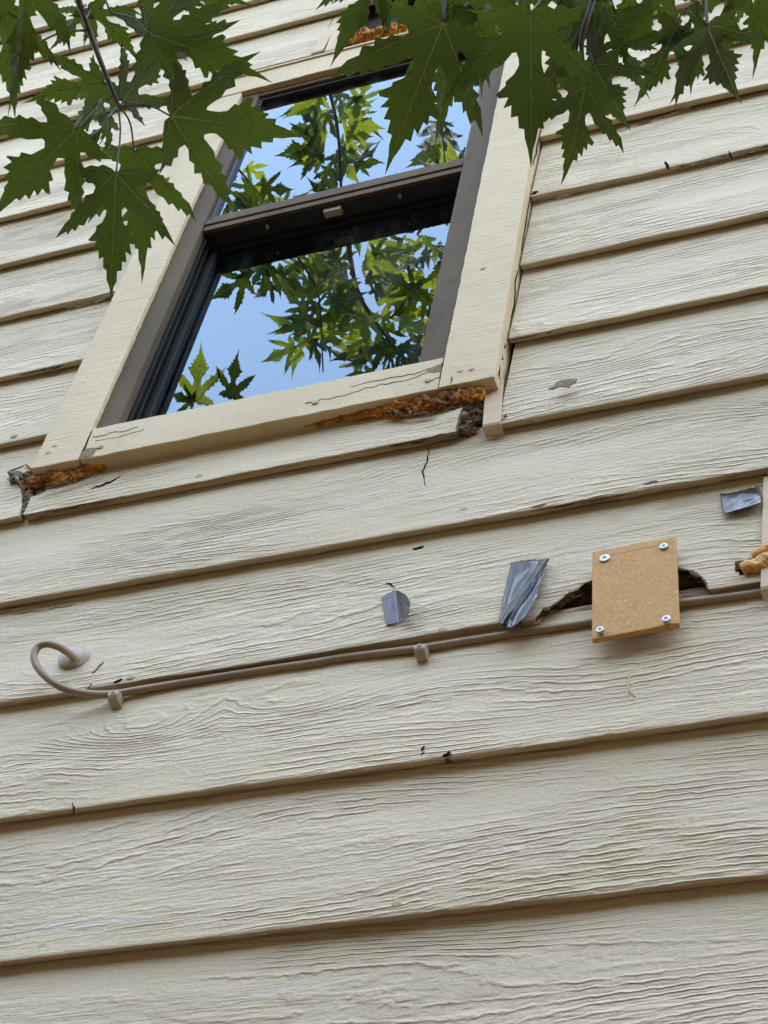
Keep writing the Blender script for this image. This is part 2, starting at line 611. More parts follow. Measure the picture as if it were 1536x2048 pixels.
def board(k, x0, x1, fine=0.006, lip=None, top=None, holes=(), rot=(), left=None, right=None, label=None, warp=0.0, rows=None, pull=None):
    """one lap board: a wavy sheet given its real thickness. lip/top: tables X -> z; left/right: tables z -> X for ragged ends"""
    zl = ROWZ[k]
    zt = ROWZ.get(k + 1, zl + EXP) + 0.022
    vis0, vis1 = -2.0, 0.0
    xs = []
    x = x0
    while x < x1 - 1e-6:
        xs.append(x)
        x += fine if vis0 <= x <= vis1 else min(0.25, max(fine, (vis0 - x) if x < vis0 else 0.25))
    xs.append(x1)
    xs = np.array(xs)
    rows = rows or (22 if -1 <= k <= 14 else 3)
    vs = np.array([0.0, 0.005, 0.018] + list(np.linspace(0.045, 1.0, rows)))
    sd = k * 13.7
    V, A = [], []
    lz = np.full(len(xs), zl)
    if lip is not None:
        lz = lz + interp(xs, lip)
    tz = np.full(len(xs), zt) if top is None else np.minimum(zt, interp(xs, top))
    for i, xx in enumerate(xs):
        w = 0.0011 * ns(xx * 7, sd) + 0.0008 * ns(xx * 31, sd + 5) + 0.0005 * ns(xx * 110, sd + 9)
        w += warp * max(0.0, ns(xx * 3.2, sd + 40) - 0.12)
        chip = ns(xx * 26, sd + 77)
        if chip > 0.52:
            w += 0.006 * (chip - 0.52)
        a = lz[i] + w
        bq = tz[i]
        if lip is not None and lz[i] > zl + 0.002:
            a += 0.0060 * ns(xx * 95, 3.1) + 0.0085 * (random.Random(int(xx / 0.0052) * 7 + k).random() - 0.45)
        if top is not None and tz[i] < zt - 0.001:
            bq += 0.0035 * ns(xx * 120, 8.1) + 0.0020 * ns(xx * 300, 2.1)
        for v in vs:
            z = a + (bq - a) * v
            X = xx
            if left is not None:
                e = float(interp([z], left)[0]) + 0.0022 * ns(z * 140, 1.7)
                X += (e - x0) * max(0.0, 1 - (xx - x0) / 0.05)
            if right is not None:
                e = float(interp([z], right)[0]) + 0.0022 * ns(z * 140, 4.7)
                X += (e - x1) * max(0.0, 1 - (x1 - xx) / 0.05)
            y = face_y(k, z) + 0.0012 * ns(xx * 2.1, z * 9, sd) + 0.0006 * ns(xx * 14, z * 50, sd)
            y += warp * 0.7 * ns(xx * 4.0, sd + 60) * (1 - v)
            if v == 0.0:
                y += 0.0006
            elif v < 0.01:
                y += 0.0001
            if pull:
                for (px_, pz_, rr_, am_) in pull:
                    q = math.hypot(xx - px_, z - pz_) / rr_
                    if q < 1:
                        y -= am_ * (1 - q * q) ** 2
            V.append((X, y, z - zl))
            r = 0.0
            for poly, rad in rot:
                r = max(r, 1.0 - seg_dist(X, z, poly) / rad * 0.55)
            A.append(max(0.0, min(1.0, r)))
    n = len(vs)
    Fc = []
    for i in range(len(xs) - 1):
        for j in range(n - 1):
            q = (i * n + j, (i + 1) * n + j, (i + 1) * n + j + 1, i * n + j + 1)
            cxm = sum(V[t][0] for t in q) / 4
            czm = sum(V[t][2] for t in q) / 4 + zl
            skip = False
            for (hx, hz, ra, rb) in holes:
                ang = math.atan2(czm - hz, cxm - hx)
                rr = 1 + 0.35 * ns(math.cos(ang) * 1.7, math.sin(ang) * 1.7, 5.5)
                if ((cxm - hx) / ra) ** 2 + ((czm - hz) / rb) ** 2 < rr * rr:
                    skip = True
            if not skip:
                Fc.append(q)
    o = meshobj('siding_board', V, Fc, M_SIDING, None, True)
    o.location = (0, 0, zl)
    o.parent = house
    at = o.data.attributes.new('rot', 'FLOAT', 'POINT')
    at.data.foreach_set('value', np.array(A, dtype=np.float32))
    so = o.modifiers.new('thick', 'SOLIDIFY')
    so.thickness = THICK
    so.offset = -1
    es = o.modifiers.new('split', 'EDGE_SPLIT')
    es.split_angle = math.radians(48)
    if label:
        o['label'] = label
    return o


XL, XR = -3.4, 1.6
# window opening in wall coordinates (X; heights above the ground)
WXL, WXR = -1.105, -0.500                           # outer edges of the casing legs
CIL, CIR = -1.0395, -0.568                          # inner edges of the casing legs
Z_BOT = ZO + 0.790
Z_SILLTOP = ZO + 0.859
Z_HEADLOW = ZO + 1.846
Z_HEADTOP = ZO + 1.915
CAS_Y = -0.018


def PX(px, py, k):
    p = on_board(px, py, k)
    return (p[0], p[2])


# rows far below and above, out of the photograph
for k in list(range(-13, -1)) + list(range(15, 18)):
    board(k, XL, XR, fine=0.25 if k < -1 or k > 15 else 0.02)
board(-1, XL, XR)
board(0, XL, XR)
# row 1, chips along its lip
board(1, XL, XR, rot=[([PX(843, 1500, 1), PX(848, 1507, 1)], 0.0022), ([PX(885, 1512, 1), PX(900, 1508, 1)], 0.0024)])


# row 2: eaten away behind the patch board
def LIPT(pts, k):
    out = []
    for (px, py) in pts:
        p = on_board(px, py, k)
        out.append((p[0], p[2] - ROWZ[k]))
    return out


def lipline(pts, k):
    t = LIPT(pts, k)
    xs_ = [a[0] for a in t]
    return [(min(xs_) - 0.0015, 0.0)] + t + [(max(xs_) + 0.0015, 0.0)]


bite = lipline([(1040, 1243), (1072, 1236), (1085, 1222), (1100, 1214), (1120, 1203), (1138, 1190), (1158, 1180), (1172, 1166),
                (1186, 1163), (1260, 1150), (1330, 1146), (1352, 1138), (1362, 1143), (1385, 1145), (1395, 1152), (1402, 1158), (1414, 1174)], 2)
hole_c = on_board(1492, 1134, 2)
rimline = [PX(a, b, 2) for a, b in [(1072, 1236), (1100, 1214), (1120, 1203), (1138, 1190), (1158, 1180), (1172, 1166), (1186, 1163)]]
rimline2 = [PX(a, b, 2) for a, b in [(1352, 1138), (1385, 1145), (1402, 1158), (1414, 1172)]]
JX = on_board(1531, 1050, 2)[0]
board(2, XL, JX - 0.001, fine=0.0042, lip=bite, holes=[(hole_c[0], hole_c[2], 0.0135, 0.0105), (hole_c[0] + 0.019, hole_c[2] + 0.002, 0.013, 0.010)],
      rot=[(rimline, 0.0022), (rimline2, 0.003), ([(hole_c[0], hole_c[2]), (hole_c[0] + 0.02, hole_c[2])], 0.010)],
      label='cable height siding board with its lower edge rotted away', rows=34)
board(2, JX + 0.001, XR)
board(3, XL, XR, rot=[([PX(1292, 968, 3), PX(1312, 966, 3)], 0.0028), ([PX(1068, 1014, 3), PX(1090, 1010, 3)], 0.0024)])

# row 4: left piece, piece under the window, right piece
cr = [PX(40, 1036, 4), PX(52, 1005, 4), PX(62, 985, 4), PX(42, 960, 4), PX(20, 955, 4)]
LX = [(z, x) for x, z in cr]
board(4, XL, cr[0][0] + 0.02, right=[(ROWZ[4] - 0.01, cr[0][0] - 0.001), (cr[1][1], cr[1][0] - 0.006), (cr[2][1], cr[2][0] - 0.014), (cr[3][1], cr[3][0] - 0.004),
      (cr[3][1] + 0.012, cr[4][0]), (cr[3][1] + 0.02, cr[3][0] + 0.004), (ROWZ[5], WXL - 0.004), (ROWZ[5] + 0.1, WXL - 0.004)],
      rot=[([cr[1], cr[2], cr[3], cr[4]], 0.005)])
tp = [(a, b) for a, b in [PX(48, 992, 4), PX(75, 990, 4), PX(100, 972, 4), PX(130, 962, 4), PX(165, 952, 4), PX(195, 944, 4), PX(212, 936, 4), PX(224, 926, 4), PX(232, 915, 4)]]
tp2 = [(a, b) for a, b in [PX(590, 852, 4), PX(700, 826, 4), PX(745, 818, 4), PX(772, 824, 4), PX(795, 818, 4), PX(812, 828, 4), PX(840, 826, 4), PX(862, 820, 4),
                           PX(880, 815, 4), PX(905, 806, 4), PX(930, 800, 4), PX(945, 806, 4)]]
mid_top = tp + [(tp[-1][0] + 0.01, Z_BOT + 0.012), (tp2[0][0] - 0.004, Z_BOT + 0.012)] + tp2
re = [PX(914, 866, 4), PX(922, 845, 4), PX(930, 826, 4), PX(938, 803, 4)]
board(4, cr[0][0] + 0.0015, re[3][0] + 0.004, fine=0.0045, top=mid_top, left=[(ROWZ[4] - 0.01, cr[0][0] + 0.003), (cr[1][1], cr[1][0] + 0.004), (cr[2][1], cr[2][0] + 0.003), (cr[2][1] + 0.1, cr[2][0] - 0.006)],
      right=[(z, x) for x, z in re], rot=[(tp2[2:8], 0.004), (tp[:5], 0.002), (re, 0.0025)],
      label='split siding board under the window with rotted ends', rows=30,
      pull=[(re[2][0], re[2][1], 0.05, 0.006)])
RX = on_board(1000, 830, 4)[0]
board(4, RX, XR, rot=[([PX(1003, 838, 4), PX(1020, 832, 4)], 0.004)])
# rows 5-10 left and right of the window
for k in range(5, 11):
    board(k, XL, WXL - 0.003, warp=0.006 if k in (5, 6, 7) else 0.002)
    board(k, WXR + 0.003, XR, warp=0.009 if k in (7, 8) else 0.002)
# row 11 rests above the head casing, joint covers split it
J11a = on_board(640, 85, 11)[0]
board(11, XL, J11a)
board(11, J11a + 0.002, on_board(700, 66, 11)[0], top=None)
board(11, WXR - 0.06, XR, warp=0.004)
for k in range(12, 15):
    board(k, XL, XR, warp=0.002)

# exposed felt and rotten sheathing behind the boards, with the window opening left free
SHY = 0.030


def panel(name, x0, x1, z0, z1, mat, y0=SHY, y1=SHY + 0.012):
    return box(name, x0, x1, y0, y1, z0, z1, mat, house)


HTOP = ROWZ[17] + 0.19
OPL, OPR, OPB, OPT = -1.06, -0.555, Z_BOT + 0.02, Z_HEADTOP - 0.02
panel('sheathing', XL, OPL, 0.0, HTOP, M_DARKGAP)
panel('sheathing', OPR, XR, 0.0, HTOP, M_DARKGAP)
panel('sheathing', OPL, OPR, 0.0, OPB, M_DARKGAP)
panel('sheathing', OPL, OPR, OPT, HTOP, M_DARKGAP)
# the rest of the house: side and back walls, ceiling, floor, roof
HB = 6.5
box('side_wall', XL, XL + 0.12, SHY + 0.013, HB, 0, HTOP, M_ROOM, house)
box('side_wall', XR - 0.12, XR, SHY + 0.013, HB, 0, HTOP, M_ROOM, house)
box('back_wall', XL + 0.121, XR - 0.121, HB - 0.12, HB, 0, HTOP, M_ROOM, house)
box('ceiling', XL + 0.121, XR - 0.121, SHY + 0.014, HB - 0.121, Z_HEADTOP + 0.45, Z_HEADTOP + 0.55, M_ROOM, house)
box('floor', XL + 0.121, XR - 0.121, SHY + 0.014, HB - 0.121, Z_BOT - 0.8, Z_BOT - 0.7, M_ROOM, house)
xm = (XL + XR) / 2
rv, rf = [], []
for y in (0.0, HB + 0.1):
    rv += [(XL - 0.15, y, HTOP + 0.003), (xm, y, HTOP + 0.45), (XR + 0.15, y, HTOP + 0.003)]
rf = [(0, 1, 2), (3, 5, 4), (0, 3, 4, 1), (1, 4, 5, 2), (0, 2, 5, 3)]
adopt(meshobj('roof', rv, rf, M_ROOF), house)

# ------------------------------------------------------------------ window
win = empty('window', ((CIL + CIR) / 2, 0, Z_BOT))
adopt(win, house)
win['label'] = 'narrow single hung window reflecting sky and maple leaves'


def wbox(name, x0, x1, y0, y1, z0, z1, mat, bev=0.0015):
    o = box(name, x0, x1, y0, y1, z0, z1, mat, None, bev)
    adopt(o, win)
    return o


def rough_plank(name, x0, x1, y0, y1, z0, z1, mat, nx, nz, jit=0.0012):
    """a plank with slightly uneven arrises"""
    V, Fc = [], []
    xs = np.linspace(x0, x1, nx + 1)
    zs = np.linspace(z0, z1, nz + 1)
    idx = {}

    def vid(x, y, z):
        key = (round(x, 6), round(y, 6), round(z, 6))
        if key not in idx:
            e = (abs(x - x0) < 1e-6) + (abs(x - x1) < 1e-6) + (abs(z - z0) < 1e-6) + (abs(z - z1) < 1e-6) + (abs(y - y0) < 1e-6)
            j = jit if e >= 1 else 0
            idx[key] = len(V)
            V.append((x + j * ns(x * 60 + 9, z * 60, y * 99), y + 0.4 * j * ns(x * 40, z * 40, 7.7), z + j * ns(x * 60, z * 60 + 5, y * 99 + 3)))
        return idx[key]
    for i in range(nx):
        for j in range(nz):
            Fc.append([vid(xs[i], y0, zs[j]), vid(xs[i + 1], y0, zs[j]), vid(xs[i + 1], y0, zs[j + 1]), vid(xs[i], y0, zs[j + 1])])
            Fc.append([vid(xs[i], y1, zs[j]), vid(xs[i], y1, zs[j + 1]), vid(xs[i + 1], y1, zs[j + 1]), vid(xs[i + 1], y1, zs[j])])
    for i in range(nx):
        for z, s in ((z0, 0), (z1, 1)):
            q = [vid(xs[i], y0, z), vid(xs[i], y1, z), vid(xs[i + 1], y1, z), vid(xs[i + 1], y0, z)]
            Fc.append(q[::-1] if s else q)
    for j in range(nz):
        for x, s in ((x0, 0), (x1, 1)):
            q = [vid(x, y0, zs[j]), vid(x, y0, zs[j + 1]), vid(x, y1, zs[j + 1]), vid(x, y1, zs[j])]
            Fc.append(q[::-1] if s else q)
    o = meshobj(name, V, Fc, mat)
    adopt(o, win)
    bevel(o, 0.0012, 2)
    return o


rough_plank('side_casing', WXL, CIL, CAS_Y, 0.022, Z_BOT, Z_HEADLOW, M_TRIM_V, 8, 110)
rough_plank('side_casing', CIR, WXR, CAS_Y, 0.022, Z_BOT, Z_HEADLOW, M_TRIM_V, 8, 110)
rough_plank('sill_casing', CIL + 0.0015, CIR - 0.0015, CAS_Y + 0.0015, 0.022, Z_BOT + 0.001, Z_SILLTOP, M_TRIM_H, 60, 9)
rough_plank('head_casing', WXL - 0.004, WXR + 0.004, CAS_Y - 0.001, 0.022, Z_HEADLOW + 0.001, Z_HEADTOP - 0.004, M_TRIM_H, 60, 9)
wbox('drip_cap', WXL - 0.012, WXR + 0.012, CAS_Y - 0.004, 0.020, Z_HEADTOP - 0.0035, Z_HEADTOP + 0.004, M_COVER)

# vinyl frame behind the casing
FXL, FXR = -1.0085, -0.6045                           # frame's inner edges
FY = -0.0105
wbox('frame_jamb', CIL - 0.02, FXL, FY, 0.0035, Z_BOT + 0.03, Z_HEADLOW + 0.02, M_FRAME)
wbox('frame_jamb', FXR, CIR + 0.02, FY, 0.0035, Z_BOT + 0.03, Z_HEADLOW + 0.02, M_FRAME)
wbox('jamb_liner', CIL - 0.02, FXL - 0.0004, 0.0038, 0.090, Z_BOT + 0.03, Z_HEADLOW + 0.02, M_SASH)
wbox('jamb_liner', FXR + 0.0004, CIR + 0.02, 0.0038, 0.090, Z_BOT + 0.03, Z_HEADLOW + 0.02, M_SASH)
wbox('frame_head', FXL + 0.0005, FXR - 0.0005, FY + 0.001, 0.090, Z_HEADLOW - 0.013, Z_HEADLOW + 0.019, M_FRAME)
wbox('frame_sill', FXL + 0.0005, FXR - 0.0005, 0.002, 0.110, Z_BOT + 0.031, Z_SILLTOP - 0.002, M_FRAME)
# upper lite
ZMR = ZO + 1.376                                    # lower edge of the meeting rail
ZUG = ZO + 1.424                                    # lower edge of the upper glass
ZUT = Z_HEADLOW - 0.0135
wbox('glazing_bead', FXL + 0.0006, FXL + 0.005, -0.004, 0.012, ZUG, ZUT, M_BLACK, 0.0006)
wbox('glazing_bead', FXR - 0.005, FXR - 0.0006, -0.004, 0.012, ZUG, ZUT, M_BLACK, 0.0006)
wbox('glazing_bead', FXL + 0.0052, FXR - 0.0052, -0.004, 0.012, ZUT - 0.006, ZUT - 0.0004, M_BLACK, 0.0006)


def pane(x0, x1, z0, z1, y, tilt):
    xs, zs = np.linspace(x0, x1, 2), np.linspace(z0, z1, 2)
    zc = (z0 + z1) / 2
    V = [(x, yy + tilt * (z - zc), z) for yy in (y, y + 0.003) for z in zs for x in xs]
    Fc = [(0, 1, 3, 2), (4, 6, 7, 5), (0, 4, 5, 1), (2, 3, 7, 6), (0, 2, 6, 4), (1, 5, 7, 3)]
    o = meshobj('pane', V, Fc, M_GLASS)
    adopt(o, win)
    return o


UGY, LGY = 0.003, 0.031
pane(FXL + 0.0052, FXR - 0.0052, ZUG - 0.002, ZUT - 0.0062, UGY, 0.0)
pane(FXL + 0.0052, FXR - 0.0052, ZUG - 0.002, ZUT - 0.0062, UGY + 0.013, 0.004)
# meeting rail: stepped profile
wbox('meeting_rail', FXL + 0.001, FXR - 0.001, -0.0050, 0.024, ZUG - 0.0165, ZUG - 0.0022, M_FRAME, 0.001)
wbox('meeting_rail', FXL + 0.001, FXR - 0.001, -0.0090, 0.024, ZUG - 0.0325, ZUG - 0.0180, M_FRAME, 0.001)
wbox('meeting_rail', FXL + 0.001, FXR - 0.001, -0.0070, -0.0010, ZMR, ZUG - 0.0350, M_FRAME, 0.0008)
wbox('rail_channel', FXL + 0.001, FXR - 0.001, -0.0008, 0.024, ZMR + 0.0005, ZUG - 0.0022, M_BLACK, 0.0005)
# tracks at the left and right of the lower sash
for s, e in ((1, FXL), (-1, FXR)):
    for y0, y1, w in ((0.0045, 0.0075, 0.004), (0.0145, 0.018, 0.005)):
        a, b2 = e + s * 0.0003, e + s * w
        wbox('sash_track', min(a, b2), max(a, b2), y0, y1, Z_SILLTOP - 0.02, ZMR - 0.001, M_SASH, 0.0006)
# lower sash
SY0, SY1 = 0.025, 0.055
LZ0, LZ1 = Z_SILLTOP - 0.0015, ZMR + 0.012
SW = 0.014
wbox('sash_stile', FXL + 0.001, FXL + SW, SY0, SY1, LZ0, LZ1, M_SASH)
wbox('sash_stile', FXR - SW, FXR - 0.001, SY0, SY1, LZ0, LZ1, M_SASH)
wbox('sash_rail', FXL + SW + 0.0003, FXR - SW - 0.0003, SY0 + 0.001, SY1, LZ1 - 0.022, LZ1, M_SASH)
wbox('sash_rail', FXL + SW + 0.0003, FXR - SW - 0.0003, SY0 + 0.001, SY1, LZ0, LZ0 + 0.016, M_SASH)
pane(FXL + SW - 0.003, FXR - SW + 0.003, LZ0 + 0.013, LZ1 - 0.019, LGY, 0.0)
pane(FXL + SW - 0.003, FXR - SW + 0.003, LZ0 + 0.013, LZ1 - 0.019, LGY + 0.013, -0.004)
# pull latch and two spring clips under the meeting rail
lp = wp(660, 432, 0.003)
wbox('latch', lp[0] - 0.0135, lp[0] + 0.0135, 0.0020, 0.0135, ZMR - 0.0105, ZMR + 0.0003, M_LATCH, 0.0012)
for px, py in ((531, 465), (797, 404)):
    q = wp(px, py, 0.009)
    wbox('clip', q[0] - 0.002, q[0] + 0.002, 0.006, 0.012, ZMR - 0.005, ZMR + 0.0003, M_LATCH, 0.0006)
# a grey divider inside the room side of the lower sash
wbox('muntin', -0.800, -0.788, 0.059, 0.066, LZ0 + 0.017, LZ1 - 0.023, M_FRAME, 0.001)
wbox('muntin', FXL + SW, -0.8005, 0.059, 0.066, ZO + 1.118, ZO + 1.130, M_FRAME, 0.001)
wbox('muntin', -0.7875, FXR - SW, 0.059, 0.066, ZO + 1.118, ZO + 1.130, M_FRAME, 0.001)


# ------------------------------------------------------------------ damage on the house wall
def ribbon(name, pts, widths, k, mat, proud=0.0006, yfix=None, parent=None):
    """a narrow opening or flake that follows a line on a board"""
    P = [np.array(on_board(a, b, k, proud) if yfix is None else wp(a, b, yfix)) for a, b in pts]
    V, Fc = [], []
    for i, p in enumerate(P):
        t = P[min(i + 1, len(P) - 1)] - P[max(i - 1, 0)]
        nrm = np.array([-t[2], 0, t[0]])
        nrm /= np.linalg.norm(nrm) + 1e-9
        w = widths[i] if not np.isscalar(widths) else widths
        for s in (-1, 1):
            V.append(p + nrm * w * s)
        for s in (1, -1):
            V.append(p + nrm * w * s + np.array([0, 0.0012, 0]))
    for i in range(len(P) - 1):
        for j in range(4):
            Fc.append((i * 4 + j, i * 4 + (j + 1) % 4, i * 4 + 4 + (j + 1) % 4, i * 4 + 4 + j))
    Fc.append((0, 3, 2, 1))
    n = len(P) - 1
    Fc.append((n * 4, n * 4 + 1, n * 4 + 2, n * 4 + 3))
    o = meshobj(name, V, Fc, mat)
    adopt(o, parent or house)
    return o


def jagged(pts, sub, amp, seed):
    out = []
    for i in range(len(pts) - 1):
        for s in range(sub):
            t = s / sub
            x = pts[i][0] + (pts[i + 1][0] - pts[i][0]) * t
            y = pts[i][1] + (pts[i + 1][1] - pts[i][1]) * t
            out.append((x + amp * ns(i * 3.1 + t * 2.7, seed, 1.0), y + amp * ns(i * 2.3 + t * 3.7, seed, 9.0)))
    return out + [pts[-1]]


def crack(pts, k, w=0.0009, yfix=None, seed=0.0, amp=6, mat=None, parent=None, name='crack'):
    j = jagged(pts, 5, amp, seed)
    n = len(j)
    ws = [w * (0.25 + 0.75 * math.sin(math.pi * min(0.97, max(0.03, i / (n - 1)))) + 0.35 * ns(i * 1.7, seed)) for i in range(n)]
    return ribbon(name, j, [max(0.00015, a) for a in ws], k, mat or M_CRACK, 0.0007, yfix, parent)


crack([(855, 893), (852, 922), (845, 945), (850, 972)], 3, 0.0009, seed=1.3, amp=9)
crack([(1010, 688), (1006, 712), (1000, 730), (1000, 758)], 5, 0.0010, seed=2.3, amp=5)
crack([(183, 976), (205, 969), (222, 961), (241, 952)], 4, 0.0017, seed=3.3, amp=4)
crack([(772, 1163), (780, 1168), (789, 1174)], 2, 0.0007, seed=4.3, amp=3)
crack([(826, 1098), (836, 1096), (847, 1092)], 2, 0.0017, seed=5.3, amp=3)
crack([(884, 1512), (893, 1508), (900, 1503)], 1, 0.0015, seed=6.3, amp=3)
crack([(843, 1500), (848, 1492)], 1, 0.0012, seed=7.3, amp=3)
crack([(145, 1604), (148, 1616), (147, 1628)], 1, 0.0007, seed=8.3, amp=4)
crack([(1332, 322), (1336, 338)], 8, 0.0022, seed=9.3, amp=3)
crack([(1458, 302), (1464, 318)], 8, 0.0016, seed=9.9, amp=3)
crack([(1062, 388), (1076, 383)], 8, 0.0030, seed=10.3, amp=4)
crack([(228, 1364), (236, 1360), (243, 1358)], 2, 0.0012, seed=11.3, amp=3)
crack([(18, 951), (24, 945)], 4, 0.0010, seed=12.3, amp=2)
crack([(1008, 835), (1016, 826), (1022, 828)], 4, 0.0018, seed=13.3, amp=3)
# caulk line that has opened along the right casing leg
for (a, b, k, s) in (((1096, 190), (1082, 250), 9, 1), ((1078, 275), (1066, 330), 8, 2), ((1060, 395), (1042, 500), 7, 3), ((1036, 540), (1020, 655), 6, 4)):
    crack([a, b], k, 0.0008, None, 20.0 + s, 4)
# splits in the sill board (its face stands at CAS_Y)
SF = CAS_Y + 0.0010
crack([(184, 874), (205, 871), (222, 866), (252, 861), (276, 853)], 4, 0.00060, SF, 31.3, 4)
crack([(165, 899), (180, 897), (196, 895)], 4, 0.00048, SF, 32.3, 2)
crack([(190, 880), (235, 874), (288, 858)], 4, 0.0003, SF, 33.3, 3)
crack([(610, 806), (690, 789), (760, 770), (820, 756), (878, 738)], 4, 0.00018, SF, 34.3, 4)
crack([(700, 774), (780, 756), (840, 743), (852, 740)], 4, 0.00018, SF, 35.3, 4)
crack([(850, 764), (866, 760), (882, 752)], 4, 0.00036, SF, 36.3, 3)
crack([(902, 768), (904, 752)], 4, 0.0006, CAS_Y - 0.0004, 37.3, 2)
# gaps where the sill meets the legs
crack([(160, 914), (170, 893), (182, 862)], 4, 0.0008, SF, 38.3, 2)
crack([(880, 768), (884, 742), (888, 716)], 4, 0.0008, SF, 39.3, 2)


for (pts, sd_) in (([(1261, 1340), (1257, 1362), (1254, 1392)], 41.0), ([(1259, 1375), (1262, 1384), (1270, 1392)], 42.0)):
    crack(pts, 1, 0.0011, None, sd_, 3, M_COVER, None, 'scrape')
crack([(206, 1322), (196, 1334), (184, 1345)], 2, 0.0008, None, 43.0, 4, M_BARE, None, 'scrape')
crack([(184, 1366), (170, 1380)], 2, 0.0007, None, 44.0, 3, M_BARE, None, 'scrape')


# splinters hanging from soaked board edges
for pts, k, w, sd_ in (([(1340, 337), (1375, 330), (1410, 323), (1452, 311)], 8, .0013, 51.), ([(1466, 311), (1500, 304), (1540, 291)], 8, .0011, 52.), ([(1010, 843), (1060, 837), (1120, 822)], 4, .0014, 53.),
                       ([(1235, 262), (1300, 243), (1380, 214)], 9, .0010, 54.), ([(1080, 402), (1150, 386), (1230, 368)], 7 + 1, .0009, 55.), ([(780, 892), (850, 882), (915, 869)], 4, .0016, 56.),
                       ([(60, 1032), (150, 1014), (260, 990)], 4, .0011, 57.), ([(40, 748), (110, 736), (165, 716)], 6, .0011, 58.), ([(130, 617), (190, 604), (228, 588)], 7, .0011, 59.), ([(1060, 1022), (1180, 1002), (1310, 976)], 3, .0010, 60.),
                       ([(1012, 680), (1060, 672), (1120, 658)], 6, .0010, 61.), ([(20, 1228), (90, 1219), (150, 1208)], 3, .0008, 62.)):
    crack(pts, k, w, 0.0030, sd_, 5, M_GREYROT, None, 'splinter')


def flake(name, outline, k, mat, yfix=None, proud=0.0005):
    P = [np.array(on_board(a, b, k, proud) if yfix is None else wp(a, b, yfix)) for a, b in outline]
    n = len(P)
    V = P + [p + np.array([0, 0.0014, 0]) for p in P]
    Fc = [tuple(range(n))] + [tuple(range(2 * n - 1, n - 1, -1))] + [(i, i + n, (i + 1) % n + n, (i + 1) % n) for i in range(n)]
    o = meshobj(name, V, Fc, mat)
    adopt(o, house)
    return o


flake('paint_chip', [(1096, 777), (1108, 771), (1112, 764), (1122, 760), (1135, 757), (1154, 757), (1152, 763), (1144, 768), (1138, 774), (1120, 772), (1104, 778)], 5, M_BARE)
flake('paint_chip', [(162, 900), (195, 895), (184, 912), (158, 917)], 4, M_BARE, SF)
flake('paint_chip', [(851, 737), (862, 735), (884, 726), (882, 742), (868, 745), (858, 744)], 4, M_BARE, SF)

# nail heads under the paint
ncirc = 12


def nail(px, py, k, r=0.0048, yfix=None):
    c = np.array(on_board(px, py, k, 0.0) if yfix is None else wp(px, py, yfix))
    V = []
    for rr, yy in ((r, 0.0008), (r * 0.90, -0.0004), (r * 0.55, -0.0005)):
        for i in range(ncirc):
            a = 2 * math.pi * i / ncirc
            V.append(c + np.array([rr * math.cos(a), yy, rr * math.sin(a)]))
    Fc = []
    for s in range(2):
        for i in range(ncirc):
            Fc.append((s * ncirc + i, s * ncirc + (i + 1) % ncirc, (s + 1) * ncirc + (i + 1) % ncirc, (s + 1) * ncirc + i))
    Fc.append(tuple(2 * ncirc + i for i in range(ncirc)))
    o = meshobj('nail_head', V, Fc, M_NAIL, None, True)
    adopt(o, house)


for (px, py, k) in ((928, 1019, 3), (885, 1259, 2), (261, 1354, 2), (85, 1892, 0), (793, 1807, 0), (28, 871, 5), (398, 952, 4)):
    nail(px, py, k)
for (px, py) in ((110, 891), (97, 904), (921, 741), (943, 738), (966, 536)):
    nail(px, py, 4, 0.0040, CAS_Y - 0.0002)
for (px, py) in ((200, 893), (630, 804), (856, 760)):
    nail(px, py, 4, 0.0045, SF - 0.0006)

# joint covers: small folded strips over the butt joints of the boards


def cover(p0, p1, w, k, foldz=0.012):
    a = np.array(on_board(*p0, k, 0.0035))
    c = np.array(on_board(*p1, k, 0.0035))
    V, Fc = [], []
    rows = [(a, 0.0), (a * 0.5 + c * 0.5, -0.0005), (c + np.array([0, 0, 0.003]), 0.0), (c, 0.0012), (c + np.array([0, 0, -0.0012]), foldz)]
    for p, dy in rows:
        for sx in (-w / 2, w / 2):
            V.append(p + np.array([sx, dy, 0]))
    for i in range(len(rows) - 1):
        Fc.append((i * 2, i * 2 + 2, i * 2 + 3, i * 2 + 1))
    o = meshobj('joint_cover', V, Fc, M_COVER)
    adopt(o, house)
    so = o.modifiers.new('thick', 'SOLIDIFY')
    so.thickness = 0.0022
    so.offset = 0
    bevel(o, 0.0006, 1)


cover((990, 762), (983, 850), 0.0215, 4, 0.014)
cover((1546, 952), (1542, 1176), 0.0195, 2)
cover((660, 56), (634, 104), 0.022, 11)
cover((686, 50), (668, 100), 0.034, 11)


# rotten wood left behind the broken edges
def lump(name, line, rads, mat, parent, depth=0.6, seed=0.0, amp=0.4, n=14, sub=5, freq=60.0, label=None, free=False, ridge=0.0):
    """an uneven mass that follows a line: a tube of varying radius, roughened and flattened towards the wall"""
    path = smooth_path(line, sub)
    rs = np.interp(np.linspace(0, 1, len(path)), np.linspace(0, 1, len(rads)), rads)
    V, Fc = tube_data(path, list(rs), n)
    C_ = [p for p in path for _ in range(n)]
    out = []
    for v, c, r in zip(V, C_, np.repeat(rs, n)):
        d = np.array(v) - c
        f = 1 + amp * mnoise.fractal(Vector(v) * freq + Vector((seed, seed, seed)), 0.55, 2.2, 5) + ridge * ns(v[0] * 22, v[2] * 420, seed)
        d = d * f
        d[1] *= depth
        out.append(c + d)
    o = meshobj(name, out, Fc, mat, None, True)
    if not free:
        adopt(o, parent)
    else:
        o.data.update()
    if label:
        o['label'] = label
    return o


def wl(pts, y):
    return [wp(a, b, y) for a, b in pts]


